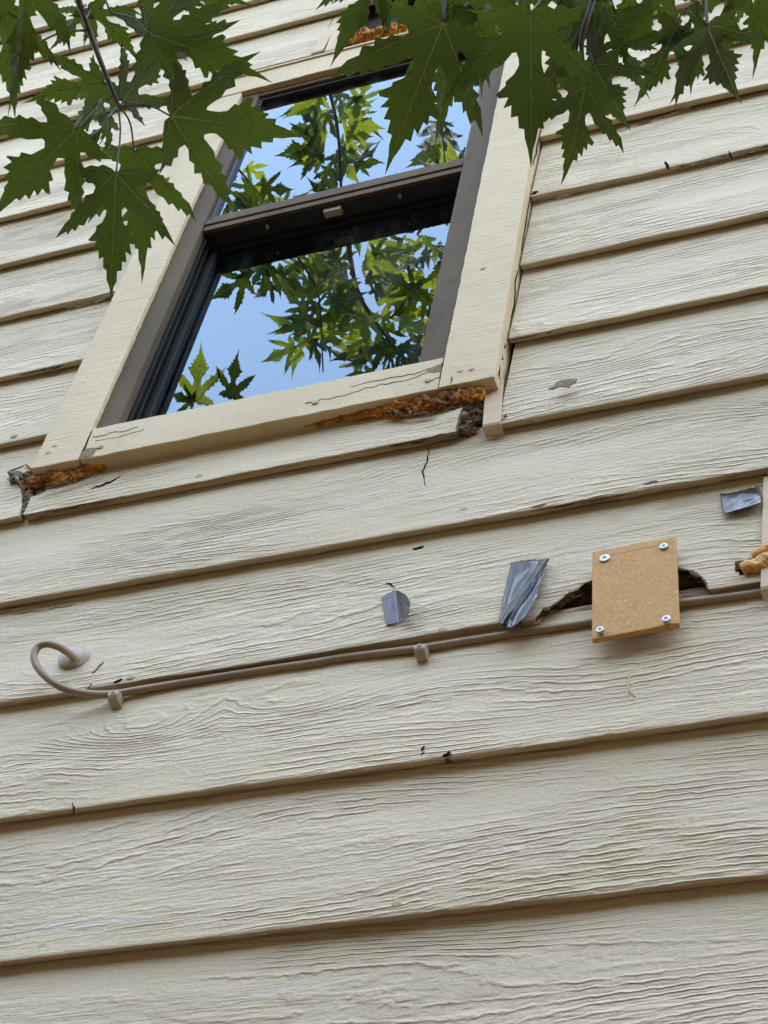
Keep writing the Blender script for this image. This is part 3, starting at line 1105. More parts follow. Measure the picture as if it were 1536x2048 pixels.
# behind the bite in row 2
lump('rotten_wood', wl([(1072, 1237), (1100, 1222), (1140, 1203), (1180, 1186), (1200, 1180)], 0.022), [0.003, 0.008, 0.013, 0.016, 0.016], M_ROTWOOD, house, 0.7, 1.0, 0.5, 12, 6, 60, None, False, 0.3)
lump('rotten_wood', wl([(1340, 1160), (1365, 1158), (1390, 1160), (1412, 1170)], 0.021), [0.014, 0.014, 0.009, 0.003], M_ROTWOOD, house, 0.7, 2.0, 0.5, 12, 6, 60, None, False, 0.3)
lump('rotten_wood', wl([(1070, 1236), (1085, 1226), (1100, 1218), (1122, 1208), (1145, 1196)], 0.009), [0.0018, 0.0035, 0.003, 0.0035, 0.002], M_ROTWOOD, house, 1.0, 3.0, 0.6, 8, 6, 180)
flake('exposed_sheathing', [(1085, 1253), (1105, 1236), (1135, 1224), (1160, 1216), (1200, 1206), (1200, 1236)], 2, M_STAINWOOD, 0.0135)
flake('exposed_sheathing', [(1350, 1184), (1380, 1178), (1425, 1170), (1425, 1190), (1350, 1202)], 2, M_STAINWOOD, 0.0135)
# under the window: behind the right end and along the ragged top
lump('rotten_wood', wl([(950, 800), (944, 825), (936, 850), (930, 868)], 0.008), [0.010, 0.013, 0.013, 0.008], M_GREYROT, house, 0.6, 5.0, 1.0, 22, 14, 95, None, False, 0.25)
lump('rotten_wood', wl([(966, 800), (960, 825), (950, 850)], 0.014), [0.010, 0.012, 0.010], M_GREYROT, house, 0.6, 6.0, 1.0, 22, 14, 95, None, False, 0.25)
lump('rotten_wood', wl([(768, 828), (785, 824), (800, 822), (830, 826), (865, 820)], 0.006), [0.002, 0.0055, 0.007, 0.0055, 0.002], M_ROTWOOD, house, 0.8, 7.0, 0.7, 10, 6, 120)
lump('rotten_wood', wl([(20, 966), (34, 960), (50, 953), (62, 944)], 0.004), [0.003, 0.007, 0.007, 0.003], M_GREYROT, house, 0.9, 8.0, 0.8, 10, 6, 110)
lump('rotten_wood', wl([(60, 986), (56, 1004), (48, 1020), (42, 1034)], 0.006), [0.007, 0.005, 0.004, 0.003], M_GREYROT, house, 0.9, 9.0, 0.7, 10, 6, 110)
lump('rotten_wood', wl([(690, 92), (730, 84), (790, 70)], 0.004), [0.008, 0.010, 0.009], M_ROTWOOD, house, 0.8, 9.5, 0.6, 10, 6, 80)
lump('rotten_wood', wl([(1474, 1130), (1490, 1122), (1508, 1120)], 0.015), [0.006, 0.010, 0.010], M_ROTWOOD, house, 0.6, 10.0, 0.6, 10, 6, 110)


# ------------------------------------------------------------------ foam that has swollen out of the gaps
def foam(line, rads, y, seed, label, mat=None, depth=0.7, amp=0.55, freq=72.0):
    o = lump('spray_foam', wl(line, y) if not callable(y) else [wp(a, b, y(i)) for i, (a, b) in enumerate(line)], rads, mat or M_FOAM, None, depth, seed, amp, 44, 26, freq, None, True)
    tag(o, label, 'spray foam')
    return o


foam([(585, 853), (640, 845), (700, 834), (760, 824), (800, 818), (840, 812), (880, 805), (930, 795), (972, 786)], [0.002, 0.0040, 0.0055, 0.0095, 0.0135, 0.0125, 0.0155, 0.0150, 0.0110], -0.001, 11.0,
     'long strip of orange brown foam bulging under the right half of the window sill', depth=0.75)
foam([(60, 966), (85, 963), (115, 958), (145, 951), (175, 940), (200, 934), (220, 925)], [0.009, 0.0125, 0.0095, 0.0085, 0.010, 0.006, 0.0025], 0.000, 12.0,
     'rusty orange foam under the foot of the left window casing', depth=0.75)
foam([(1484, 1138), (1500, 1132), (1520, 1128), (1545, 1118)], [0.006, 0.0075, 0.009, 0.011], -0.004, 13.0,
     'amber foam lump squeezed out beside the white joint cover at the photo edge', M_FOAM_FRESH, 0.8, 0.5, 30)
foam([(1505, 1112), (1525, 1105), (1545, 1098)], [0.005, 0.008, 0.009], 0.001, 14.0,
     'amber foam wedge above the foam lump at the photo edge', M_FOAM_FRESH, 0.8, 0.5, 30)
foam([(698, 82), (720, 74), (750, 68), (785, 62), (815, 55)], [0.006, 0.014, 0.013, 0.015, 0.012], -0.012, 15.0,
     'orange foam above the window head behind hanging leaves', depth=0.8)


for pts, w, sd_ in (([(764, 829), (780, 826), (800, 828), (822, 832)], .0034, 71.), ([(815, 830), (840, 826), (868, 826)], .0026, 72.), ([(880, 818), (905, 812), (932, 806)], .0022, 73.), ([(72, 984), (110, 972), (150, 958), (196, 945)], .0020, 74.)):
    crack(pts, 4, w, -0.0052, sd_, 8, M_ROTWOOD, None, 'splinter')

# ------------------------------------------------------------------ cable, clips, wall grommet
cab = [(1620, 1166, .0082), (1536, 1183, .0082), (1440, 1197, .0080), (1365, 1207, .0078), (1270, 1227, .0080), (1180, 1245, .0080), (1060, 1263, .0078), (940, 1281, .0080), (839, 1297, .0070),
       (700, 1314, .0082), (620, 1327, .0078), (540, 1338, .0080), (400, 1360, .0078), (290, 1378, .0060), (226, 1388, .0030), (170, 1387, -.008), (122, 1374, -.018), (84, 1346, -.026), (68, 1318, -.031), (74, 1296, -.033),
       (93, 1288, -.033), (116, 1293, -.029), (134, 1304, -.019), (146, 1314, -.008), (150, 1318, .004)]
V, Fc = tube_data(smooth_path([wp(a, b, y) for a, b, y in cab], 8), 0.0041, 12)
o = meshobj('cable', V, Fc, M_CABLE, None, True)
tag(o, 'taupe cable running along the siding lap and looping into the wall', 'cable')


def clip(px, py, label):
    c = np.array(wp(px, py, -0.004))
    t = empty('cable_clip', (c[0], 0.012, c[2]))
    tag(t, label, 'cable clip', 'clips holding the cable')
    V, Fc = [], []
    # saddle arched over the cable, with a flat tab
    prof = [(-0.0075, 0.013), (-0.0072, 0.002), (-0.006, -0.0020), (-0.0025, -0.0045), (0.003, -0.0040), (0.0058, 0.000), (0.0062, 0.004), (0.0062, 0.010)]
    for sx in (-0.0058, 0.0058):
        for z, y in prof:
            V.append((c[0] + sx, y - 0.001, c[2] + z + 0.001))
    n = len(prof)
    for i in range(n - 1):
        Fc.append((i, i + 1, n + i + 1, n + i))
    Fc.append(tuple(range(n))[::-1])
    Fc.append(tuple(range(n, 2 * n)))
    Fc.append((0, n, 2 * n - 1, n - 1))
    b = meshobj('saddle', V, Fc, M_CLIP)
    adopt(b, t)
    bevel(b, 0.0011, 2)
    s = screw_mesh('screw', c + np.array([0, -0.0022, 0.0020]), 0.0026, 0.0012, M_CLIP)
    adopt(s, t)
    return t


def screw_mesh(name, c, r, h, mat, cross=True):
    """round screw head with a cross recess, facing the street"""
    V, Fc, fm = [], [], []
    n = 20
    rings = [(r * 1.0, h * 0.9 + 0.0), (r * 1.0, 0.25 * h), (r * 0.9, 0.0), (r * 0.55, -0.10 * h), (r * 0.50, -0.10 * h)]
    for rr, yy in rings:
        for i in range(n):
            a = 2 * math.pi * i / n
            q = rr
            V.append(c + np.array([q * math.cos(a), yy, q * math.sin(a)]))
    for s in range(len(rings) - 1):
        for i in range(n):
            Fc.append((s * n + i, s * n + (i + 1) % n, (s + 1) * n + (i + 1) % n, (s + 1) * n + i))
            fm.append(0)
    # recess: cross-shaped floor sunk into the head
    b0 = len(V)
    w, L_ = r * 0.13, r * 0.50
    cr_ = [(w, w), (w, L_), (-w, L_), (-w, w), (-L_, w), (-L_, -w), (-w, -w), (-w, -L_), (w, -L_), (w, -w), (L_, -w), (L_, w)]
    ang = 0.5
    for x, z in cr_:
        V.append(c + np.array([x * math.cos(ang) - z * math.sin(ang), -0.16 * h, x * math.sin(ang) + z * math.cos(ang)]))
    top0 = (len(rings) - 1) * n
    Fc.append(tuple(top0 + i for i in range(n)))
    fm.append(0)
    Fc.append(tuple(b0 + i for i in range(len(cr_))))
    fm.append(1)
    return meshobj(name, V, Fc, None, None, False, [mat, M_SLOT], fm)


clip(226, 1389, 'beige cable clip beside the loop of the cable')
clip(839, 1296, 'beige cable clip under the smallest piece of tape')

gc = np.array(on_board(145, 1320, 2))
gt = empty('wall_grommet', tuple(gc))
tag(gt, 'off white round grommet where the cable loop enters the siding', 'cable grommet')


def lathe_y(name, c, prof, mat, n=28, sx=1.0, sz=1.0, wob=0.0):
    V, Fc = [], []
    for r, y in prof:
        for i in range(n):
            a = 2 * math.pi * i / n
            q = r * (1 + wob * ns(math.cos(a) * 1.5, math.sin(a) * 1.5, r * 50))
            V.append(c + np.array([q * sx * math.cos(a), y, q * sz * math.sin(a)]))
    for s in range(len(prof) - 1):
        for i in range(n):
            Fc.append((s * n + i, s * n + (i + 1) % n, (s + 1) * n + (i + 1) % n, (s + 1) * n + i))
    Fc.append(tuple((len(prof) - 1) * n + i for i in range(n)))
    return meshobj(name, V, Fc, mat, None, True)


adopt(lathe_y('sealant_ring', gc + np.array([0.003, 0, 0.001]), [(0.0185, 0.003), (0.0182, -0.001), (0.016, -0.0030), (0.012, -0.0035)], M_CLIP, wob=0.12), gt)
adopt(lathe_y('dome', gc, [(0.0150, -0.003), (0.0150, -0.0055), (0.0140, -0.0065), (0.0090, -0.0088), (0.0058, -0.0098), (0.0048, -0.0100), (0.0044, -0.0096)], M_BUSH), gt)


# ------------------------------------------------------------------ patch board screwed over the damage
PBY = -0.0105
pc = [wp(a, b, PBY) for a, b in ((1183.4, 1278.7), (1358.0, 1246.0), (1351.0, 1072.0), (1184.7, 1104.0))]
pm = sum(pc) / 4
pb = empty('patch_board', (pm[0], 0.0, pm[2]))
tag(pb, 'tan fibreboard square patch fixed with four screws over rotted siding', 'patch board')
V, Fc = [], []
nn = 16
ring = []
for e in range(4):
    a, b2 = pc[e], pc[(e + 1) % 4]
    for s in range(nn):
        p = a + (b2 - a) * s / nn
        if e == 2:
            p = p + np.array([0, 0, 0.0007 * ns(s * 0.9, 3.3) + (0.0010 if 5 < s < 9 else 0)])
        ring.append(p)
n = len(ring)
V = ring + [p + np.array([0, 0.0062, 0]) for p in ring]
Fc = [tuple(range(n)), tuple(range(2 * n - 1, n - 1, -1))] + [(i, i + n, (i + 1) % n + n, (i + 1) % n) for i in range(n)]
fb = meshobj('panel', V, Fc, M_MDF)
adopt(fb, pb)
bevel(fb, 0.0008, 2)
ribbon('pencil_line', [(1213, 1112), (1300, 1094), (1349, 1083)], 0.00022, 2, M_BARE, 0, PBY - 0.0001, pb)
for px, py, up, sr in ((1209, 1115, 0.0018, 0.0054), (1327, 1091, 0.0024, 0.0043), (1199.5, 1258, 0.0055, 0.0041), (1332, 1236, 0.0055, 0.0043)):
    q = np.array(wp(px, py, PBY - up))
    s = screw_mesh('screw', q, sr, 0.0022, M_ZINC)
    adopt(s, pb)
    if up > 0.004:
        sh = meshobj('screw_shank', *tube_data([q + np.array([0, 0.0018, 0]), q + np.array([0, up + 0.004, 0])], 0.0028, 10), M_ZINC, None, True)
        adopt(sh, s)
    else:
        sh = meshobj('screw_shank', *tube_data([q + np.array([0, 0.0018, 0]), q + np.array([0, up + 0.004, 0])], 0.0034, 10), M_ZINC, None, True)
        adopt(sh, s)


# ------------------------------------------------------------------ torn duct tape
def tape(cols, k, label, nu=30, nv=34, wr=0.0025, seed=0.0, ridge=None):
    """cols: list of (u, top pixel, bottom pixel, lift) across the strip"""
    us = [c[0] for c in cols]
    V, Fc = [], []
    for i in range(nu + 1):
        u = i / nu
        tx = [np.interp(u, us, [c[1][q] for c in cols]) for q in (0, 1)]
        bx = [np.interp(u, us, [c[2][q] for c in cols]) for q in (0, 1)]
        lt = np.interp(u, us, [c[3] for c in cols])
        lb = np.interp(u, us, [c[4] for c in cols])
        for j in range(nv + 1):
            v = j / nv
            jx = 2.2 * ns(v * 11, seed + 3) * (1 if i in (0, nu) else 0) * (1.6 if i == nu else 0.4)
            jy = 2.0 * ns(u * 12, seed + 6) * (1 if j in (0, nv) else 0)
            px, py = tx[0] + (bx[0] - tx[0]) * v + jx, tx[1] + (bx[1] - tx[1]) * v + jy
            lift = lt + (lb - lt) * v + 0.0012
            cz = ns(u * 2.0 - v * 1.6 + seed, v * 1.2 + u * 1.6 + seed, 2.0)
            lift += wr * (0.9 - 2.6 * abs(cz)) * (0.25 + 0.75 * u) * 0.7
            lift = max(lift, 0.0006)
            if ridge:
                d = abs((u - ridge[0]) - ridge[1] * (v - ridge[2]))
                lift += ridge[3] * max(0, 1 - d / ridge[4])
            V.append(on_board(px, py, k, lift))
    for i in range(nu):
        for j in range(nv):
            a = i * (nv + 1) + j
            Fc.append((a, a + nv + 1, a + nv + 2, a + 1))
    o = meshobj('duct_tape', V, Fc, M_TAPE, None, True)
    so = o.modifiers.new('thick', 'SOLIDIFY')
    so.thickness = 0.0003
    so.offset = 0
    tag(o, label, 'duct tape', 'torn pieces of silver tape')
    return o


tape([(0, (763, 1194), (773, 1251), .0, .0), (.52, (790, 1180), (797, 1246), .001, .001), (.70, (802, 1183), (806, 1241), .008, .006), (.88, (814, 1192), (814, 1234), .015, .012), (1, (820, 1203), (819, 1222), .018, .016)], 2,
     'small curled scrap of silver tape alone on the siding', seed=1.0, wr=0.0012)
tape([(0, (1022, 1127), (997, 1241), .0, .001), (.35, (1048, 1121), (1008, 1254), .0005, .004), (.6, (1068, 1119), (1022, 1257), .0005, .010), (.82, (1085, 1118), (1048, 1237), .001, .014), (1, (1098, 1116), (1068, 1205), .003, .016)], 2,
     'largest piece of silver tape, creased, left of the patch board', seed=2.0, wr=0.0045, ridge=(0.62, -0.75, 0.45, 0.007, 0.16))
tape([(0, (1440, 988), (1447, 1028), .0, .004), (.3, (1462, 986), (1468, 1022), .0, .006), (.7, (1492, 979), (1500, 1013), .0, .007), (1, (1518, 971), (1523, 1005), .001, .007)], 2,
     'dark silver tape with a crumpled lower edge near the photo edge', seed=3.0, wr=0.002, ridge=None)

# ------------------------------------------------------------------ the silver maple
TREE = (2.1, -3.3, 0.0)
tree = empty('maple_tree', TREE)
tag(tree, 'silver maple whose drooping leafy twigs hang in front of the wall', 'tree')

HALF = [(0, 0), (.05, -.035), (.13, -.05), (.19, -.025), (.26, -.05), (.33, -.012), (.45, -.035), (.375, .035), (.39, .07), (.32, .08), (.305, .11), (.235, .11), (.205, .145),
        (.24, .19), (.315, .205), (.335, .26), (.405, .28), (.41, .33), (.48, .365), (.485, .42), (.545, .47), (.635, .62), (.525, .55), (.50, .585), (.445, .52), (.415, .54),
        (.37, .465), (.325, .475), (.275, .405), (.215, .37), (.165, .32), (.128, .285), (.10, .285), (.082, .325), (.088, .38), (.115, .44), (.185, .49), (.175, .525), (.255, .60), (.235, .625),
        (.175, .615), (.195, .695), (.14, .68), (.145, .765), (.10, .75), (.10, .835), (.062, .84), (.048, .91), (.022, .97), (0, 1.10)]


def leaf_mesh(seed, open_=1.0, curl=0.18, fold=0.25):
    r = random.Random(seed)
    side = []
    for sgn in (1, -1):
        sx = r.uniform(0.86, 1.10) * open_
        lobe = r.uniform(0.90, 1.10)
        pts = []
        for x, y in HALF:
            jx, jy = r.uniform(-.010, .010), r.uniform(-.010, .010)
            if x == 0:
                jx = jy = 0
            q = max(0, x - .2)
            pts.append((sgn * (x + q * (lobe - 1) + jx) * sx, y + jy + 0.12 * q * (lobe - 1)))
        side.append(pts)
    # some lobes sit lower than others
    outline = side[0] + side[1][-2:0:-1]
    n = len(outline)
    V2 = [Vector(p) for p in outline]
    inner = []
    gx = np.arange(-.62, .63, .09)
    gy = np.arange(-.05, 1.0, .09)

    def inside(x, y):
        c = False
        for i in range(n):
            x1, y1 = outline[i]
            x2, y2 = outline[(i + 1) % n]
            if (y1 > y) != (y2 > y) and x < (x2 - x1) * (y - y1) / (y2 - y1) + x1:
                c = not c
        return c
    for yy in gy:
        for xx in gx:
            if inside(xx, yy) and min((xx - p[0]) ** 2 + (yy - p[1]) ** 2 for p in outline) > .045 ** 2:
                inner.append(Vector((xx, yy)))
    vs, es, fs, _, _, _ = delaunay_2d_cdt(V2 + inner, [], [list(range(n))], 1, 1e-5)
    ph = r.uniform(0, 6)
    tw = r.uniform(-.25, .25)

    def lift(x, y):
        z = -curl * y * y * 0.8 - fold * 0.0 + fold * abs(x) * 0.55 - (curl + .1) * x * x
        z += 0.030 * math.sin(9 * y + ph + 3 * x) * (abs(x) * 2 + .2) + 0.020 * math.sin(13 * x + ph)
        z += tw * x * y * 0.5
        return z
    V = [(v.x, v.y, lift(v.x, v.y)) for v in vs]
    Fc = [tuple(f) for f in fs]
    fm = [0] * len(Fc)

    # raised veins, on the lower and the upper face
    def vein(p0, p1, w, bow=0.0):
        m_ = 7
        for s in (-1, 1):
            b0 = len(V)
            d = (p1[0] - p0[0], p1[1] - p0[1])
            L_ = math.hypot(*d)
            nx, ny = -d[1] / L_, d[0] / L_
            for i in range(m_ + 1):
                t = i / m_
                x, y = p0[0] + d[0] * t + nx * bow * math.sin(math.pi * t), p0[1] + d[1] * t + ny * bow * math.sin(math.pi * t)
                ww = w * (1 - .85 * t)
                V.append((x + nx * ww, y + ny * ww, lift(x + nx * ww, y + ny * ww) + s * .0015))
                V.append((x, y, lift(x, y) + s * (.0035 + ww * .6)))
                V.append((x - nx * ww, y - ny * ww, lift(x - nx * ww, y - ny * ww) + s * .0015))
            for i in range(m_):
                for j in (0, 1):
                    a = b0 + i * 3 + j
                    Fc.append((a, a + 1, a + 4, a + 3))
                    fm.append(1)
    vein((0, 0), (0, .97), .0085)
    for sgn, pts in ((1, side[0]), (-1, side[1])):
        tip = pts[21]
        vein((0, .005), (tip[0] * .93, tip[1] * .93), .0065, -.015 * sgn)
        bt = pts[6]
        vein((0, .0), (bt[0] * .85, bt[1] * .8 + .015), .0045, 0)
        for t, q in ((.42, 38), (.55, 41), (.68, 43)):
            e = pts[q]
            vein((0, t - .06), (e[0] * .88, e[1] * .97), .0028, 0)
        for t, q in ((.45, 18), (.6, 25), (.38, 14)):
            e = pts[q]
            vein((tip[0] * t, tip[1] * t), (e[0] * .93, e[1] * .97), .0025, 0)
    me = bpy.data.meshes.new('leaf')
    me.from_pydata(V, [], Fc)
    me.materials.append(M_LEAF)
    me.materials.append(M_VEIN)
    me.polygons.foreach_set('material_index', np.array(fm, dtype=np.int32))
    me.polygons.foreach_set('use_smooth', np.ones(len(fm), dtype=bool))
    me.update()
    return me


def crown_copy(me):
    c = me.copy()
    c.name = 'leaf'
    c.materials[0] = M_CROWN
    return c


LEAVES = [leaf_mesh(11, 1.0, .22, .34), leaf_mesh(12, .95, .34, .48), leaf_mesh(13, .86, .42, .62), leaf_mesh(14, 1.06, .30, .30), leaf_mesh(15, .74, .48, .80), leaf_mesh(16, .98, .18, .42)]


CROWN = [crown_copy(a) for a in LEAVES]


def place_leaf(B, T, eye, roll=0.0, width=1.0, var=None, side=1, bank=None):
    """leaf from base B to tip T; its lower face is turned to the point eye, then rolled about the midrib"""
    B, T, eye = Vector(B), Vector(T), Vector(eye)
    Y = T - B
    L_ = Y.length / 1.0
    Y.normalize()
    vw = (eye - (B + T) / 2)
    Z = vw - Y * vw.dot(Y)
    Z.normalize()
    Z = -Z * side
    q = Matrix.Rotation(math.radians(roll), 3, Y)
    Z = q @ Z
    X = Y.cross(Z)
    bank = bank or LEAVES
    me = bank[var if var is not None else random.randrange(len(bank))]
    o = bpy.data.objects.new('leaf', me)
    COL.objects.link(o)
    M = Matrix.Identity(4)
    for i in range(3):
        M[i][0], M[i][1], M[i][2], M[i][3] = X[i] * L_ * width * 0.95, Y[i] * L_, Z[i] * L_, B[i]
    o.parent = tree
    o.matrix_parent_inverse = Matrix.Translation(-Vector(TREE))
    o.matrix_basis = M
    return o


def twig(name, pts, r0, r1, mat=None, n=7, sub=5):
    p = smooth_path(pts, sub)
    rs = list(np.linspace(r0, r1, len(p)))
    o = meshobj(name, *tube_data(p, rs, n), mat or M_TWIG, None, True)
    adopt(o, tree)
    return o


EYE = tuple(CP)


def front_leaf(bp, tp_, dist, dd=0.0, roll=0.0, width=1.0, var=None, stem=None, r=0.0008):
    B, T = away(*bp, dist), away(*tp_, dist + dd)
    o = place_leaf(B, T, EYE, roll, width, var)
    if stem is not None:
        Sx = away(*stem)
        mid = (Sx + B) / 2 + np.array([0, 0, 0.012])
        twig('petiole', [Sx, mid, B], r * 1.25, r)
    return o


# --- twig hanging into the upper left of the photograph
DL = 1.78
left_stem = [away(120, -160, DL + .05), away(150, -25, DL + .03), away(178, 60, DL + .02), away(204, 130, DL), away(228, 190, DL), away(240, 215, DL)]
ST = (240, 213, DL)
for a in [
    ((343, 233), (578, 262), 1.76, .04, 8, 1.02, 0, ST),
    ((152, 260), (2, 402), 1.74, .03, -12, 1.05, 3, (228, 190, DL)),
    ((268, 304), (302, 512), 1.80, .05, 22, .86, 1, ST),
    ((232, 347), (220, 566), 1.72, .05, -6, .92, 5, (236, 212, DL)),
    ((206, 168), (82, 179), 1.82, .05, -28, 1.0, 1, (224, 180, DL)),
    ((246, 202), (312, 104), 1.79, .04, 24, .95, 3, ST),
    ((205, 168), (160, 285), 1.86, .06, 48, .80, 2, (222, 175, DL)),
    ((222, 232), (178, 306), 1.85, .04, 55, .9, 4, ST),
    ((176, 18), (268, 84), 1.81, .05, 30, .90, 2, (172, 40, DL)),
    ((163, 18), (132, 79), 1.82, .04, 25, .9, 4, (168, 20, DL)),
    ((300, 71), (500, 127), 1.77, .05, 20, .95, 1, (222, 26, DL)),
    ((298, 70), (405, -55), 1.80, .05, -15, 1.0, 3, None),
    ((45, -70), (62, 180), 1.76, .04, 30, .85, 2, None),
    ((8, 20), (32, 206), 1.80, .05, 10, .85, 5, (65, 92, DL)),
    ((350, -20), (460, -10), 1.85, .05, 15, .85, 4, None),
]:
    front_leaf(*a)
twig('petiole', [away(178, 60, DL + .02), away(120, 66, DL + .01), away(65, 92, DL)], .0012, .0009)
twig('petiole', [away(200, -30, DL + .02), away(215, 10, DL), away(222, 26, DL)], .0012, .0009)

# --- twigs hanging into the upper right
DR = 1.70
RS1 = [away(1215, -150, DR + .05), away(1192, -25, DR + .02), away(1172, 45, DR), away(1163, 85, DR), away(1166, 130, DR), away(1168, 172, DR)]
RS2 = [away(905, -150, DR + .06), away(892, -40, DR + .03), away(886, 45, DR)]
RS3 = [away(1400, -140, DR + .08), away(1408, -30, DR + .04), away(1415, 52, DR)]
for a in [
    ((885, 50), (784, 302), 1.68, .05, -5, .92, 0, None),
    ((900, 20), (898, 243), 1.74, .05, 18, .78, 2, None),
    ((775, -62), (662, 86), 1.76, .04, -30, .72, 3, None),
    ((752, -70), (709, 94), 1.78, .04, 35, .62, 1, None),
    ((948, -60), (968, 160), 1.73, .05, 12, .85, 5, None),
    ((1060, 27), (1065, 286), 1.64, .05, 4, .96, 0, (1120, -30, DR)),
    ((1180, 4), (1104, 200), 1.72, .05, 30, .85, 1, None),
    ((1188, 130), (1240, 232), 1.70, .04, -8, 1.15, 3, (1163, 90, DR)),
    ((1168, 176), (1145, 330), 1.67, .04, 18, 1.05, 1, None),
    ((1211, 18), (1192, 168), 1.73, .04, 28, .85, 2, (1185, 0, DR)),
    ((1237, 75), (1274, 172), 1.75, .04, -20, .85, 1, (1222, 0, DR)),
    ((1354, 52), (1285, 192), 1.72, .04, 12, .92, 5, (1372, 20, DR)),
    ((1392, 2), (1374, 98), 1.74, .03, 62, .9, 4, None),
    ((1416, 54), (1458, 172), 1.68, .05, -14, 1.1, 3, (1402, -10, DR)),
    ((1414, 54), (1372, 172), 1.70, .05, 22, .95, 1, None),
    ((1452, -50), (1468, 108), 1.75, .05, 28, .8, 2, None),
    ((1524, -60), (1524, 106), 1.72, .05, 18, .8, 1, (1530, -90, DR)),
    ((1338, -40), (1232, 96), 1.78, .05, -8, .95, 0, None),
    ((1130, -60), (1128, 70), 1.77, .05, -20, .9, 1, None),
    ((880, -80), (852, 52), 1.80, .05, 16, .8, 3, None),
    ((800, -110), (812, 30), 1.80, .05, 25, .7, 1, None),
    ((1260, -50), (1262, 60), 1.80, .05, 10, .9, 3, None),
    ((1050, -60), (1130, 150), 1.76, .05, -35, .75, 2, None),
    ((1500, -60), (1545, 60), 1.80, .05, -25, .9, 5, None),
    ((1185, -50), (1145, 50), 1.8, .05, -12, .8, 0, None),
]:
    front_leaf(*a)

# --- the rest of the crown, which the window mirrors
UG, LG = UGY, LGY


def mirrored(px, py, dist, g):
    p = away(px, py, dist)
    return np.array([p[0], 2 * g - p[1], p[2]])


rl = random.Random(21)


def mirror_leaf(bp, tp_, dist, g, dd=0.0, roll=0.0, width=1.0, var=None):
    B, T = mirrored(*bp, dist, g), mirrored(*tp_, dist + dd, g)
    e = (CP[0], 2 * g - CP[1], CP[2])
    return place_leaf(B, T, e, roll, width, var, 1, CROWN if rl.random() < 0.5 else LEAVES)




def spray(path, n, dist, g, size, spread, ang0, angs, ends=0.0):
    """leaves standing off a twig; sizes and angles as the pane shows them"""
    P = [np.array(p, float) for p in path]
    for i in range(n):
        t = (i + rl.random()) / n * (len(P) - 1)
        j = min(int(t), len(P) - 2)
        b = P[j] + (P[j + 1] - P[j]) * (t - j)
        sgn = 1 if i % 2 else -1
        a = math.radians(ang0 + sgn * rl.uniform(10, angs))
        off = rl.uniform(.15, 1.0) * spread
        b = b + np.array([math.sin(a) * off, math.cos(a) * off])
        a2 = a + math.radians(rl.uniform(-35, 35))
        L_ = size * rl.uniform(.62, 1.08)
        tip = b + np.array([math.sin(a2) * L_, math.cos(a2) * L_])
        d = dist + rl.uniform(-.22, .30)
        mirror_leaf(tuple(b), tuple(tip), d, g, rl.uniform(-.06, .08), rl.uniform(-55, 55), rl.uniform(.8, 1.1))


def mirror_twig(path, dist, g, r0, r1, name='twig', dd=0.0):
    n = len(path)
    return twig(name, [mirrored(a, b, dist + dd * i / (n - 1), g) for i, (a, b) in enumerate(path)], r0, r1)


# upper pane
spray([(648, 160), (672, 240), (684, 320), (690, 410)], 34, 5.3, UG, 72, 44, 5, 105)
spray([(470, 330), (515, 385), (560, 440)], 18, 5.3, UG, 66, 36, 10, 100)
spray([(884, 225), (886, 330)], 13, 5.2, UG, 64, 26, 0, 80)
mirror_leaf((720, 215), (742, 150), 5.1, UG, .02, 20, 1.0, 0)
mirror_leaf((716, 200), (712, 246), 5.1, UG, .02, 30, 1.1, 3)
mirror_leaf((640, 195), (570, 235), 5.1, UG, .02, 10, 1.0, 3)
mirror_leaf((640, 290), (556, 312), 5.1, UG, .02, -10, 1.0, 0)
mirror_leaf((700, 262), (768, 264), 5.1, UG, .02, -10, 1.0, 1)
mirror_twig([(640, 120), (660, 200), (680, 290), (690, 410), (694, 520)], 5.15, UG, .006, .003)
mirror_twig([(440, 300), (500, 372), (590, 470)], 5.2, UG, .004, .002)
mirror_twig([(880, 150), (884, 240), (892, 340)], 5.05, UG, .003, .002)
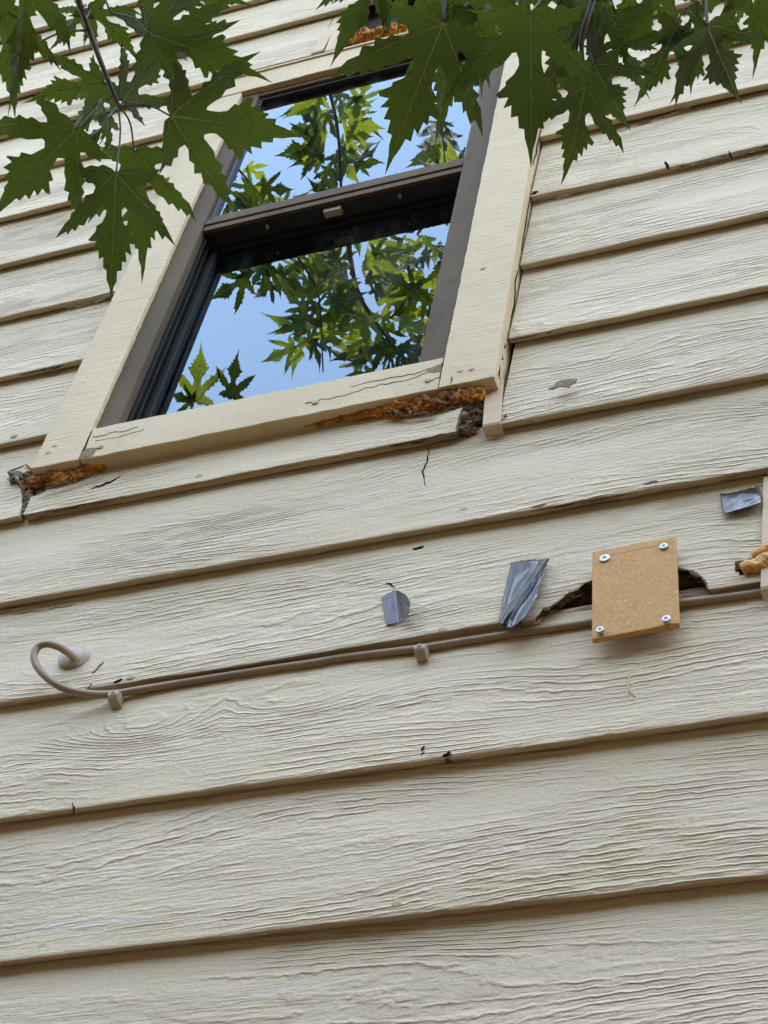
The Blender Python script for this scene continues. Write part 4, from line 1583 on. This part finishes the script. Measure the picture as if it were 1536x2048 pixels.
# lower pane
spray([(720, 440), (720, 560), (770, 660), (830, 760)], 84, 5.3, LG, 68, 84, 0, 125)
spray([(650, 520), (640, 620), (620, 700)], 28, 5.2, LG, 66, 46, 0, 110)
spray([(860, 430), (862, 520), (850, 600)], 18, 5.0, LG, 74, 36, 0, 100)
spray([(540, 520), (560, 570)], 9, 5.1, LG, 66, 22, -20, 80)
mirror_leaf((498, 560), (420, 596), 5.0, LG, .03, 8, 1.05, 3)
mirror_leaf((512, 545), (460, 520), 5.0, LG, .03, -15, .95, 0)
mirror_leaf((396, 806), (408, 706), 4.2, LG, .03, 14, .95, 0)
mirror_leaf((392, 806), (346, 790), 4.2, LG, .03, 14, .9, 3)
mirror_leaf((470, 796), (476, 724), 4.2, LG, .03, -14, .95, 1)
mirror_twig([(700, 430), (705, 520), (735, 620), (800, 725), (870, 800)], 5.2, LG, .008, .004)
mirror_twig([(585, 500), (640, 600), (650, 760)], 5.2, LG, .004, .002)

# trunk and limbs, beside and behind the photographer
o = meshobj('trunk', *tube_data(smooth_path([(2.1, -3.3, -0.1), (2.12, -3.28, .5), (2.05, -3.3, 1.8), (1.95, -3.2, 3.2), (1.8, -3.1, 4.4)], 5), [.24 - .11 * i / 20 for i in range(21)], 14), M_BARK, None, True)
adopt(o, tree)
A0 = (1.8, -3.1, 4.3)
s1 = mirrored(640, 120, 5.15, UG)
s2 = mirrored(440, 300, 5.2, UG)
s3 = mirrored(880, 150, 5.05, UG)
s4 = mirrored(870, 800, 5.2, LG)
JN = s1 + np.array([.28, -.50, .75])
limb = [A0, (1.2, -2.9, 5.6), (.5, -2.6, 6.4), tuple(JN), tuple(JN + np.array([-.7, .2, .5]))]
twig('limb', limb, .085, .02, M_BARK, 10)
twig('branch', [JN, (JN + s1) / 2 + np.array([0, 0, .12]), s1], .014, .006, M_BARK)
twig('branch', [JN + np.array([-.4, .1, .3]), (JN + s2) / 2 + np.array([-.2, .1, .3]), s2], .010, .004, M_BARK)
twig('branch', [JN + np.array([.25, .1, -.1]), (JN + s3) / 2 + np.array([.2, .1, .15]), s3], .010, .004, M_BARK)
# lower limb that carries the twigs in front of the wall
L0, R1, R2, R3 = left_stem[0], RS1[0], RS2[0], RS3[0]
low = [(1.95, -3.2, 3.3), (1.3, -2.5, 4.3), (.45, -1.5, 4.35), tuple(R3 + np.array([.12, -.22, .50])), tuple(R1 + np.array([.0, -.10, .42])), tuple(R2 + np.array([0, -.06, .42])), tuple(L0 + np.array([.1, -.05, .55])), tuple(L0 + np.array([-.1, -.02, .5]))]
twig('limb', low, .06, .006, M_BARK, 10)
twig('twig', [low[6]] + left_stem, .004, .0016)
twig('twig', [low[4]] + RS1, .004, .0014)
twig('twig', [low[5]] + RS2, .004, .0014)
twig('twig', [low[3]] + RS3, .004, .0014)
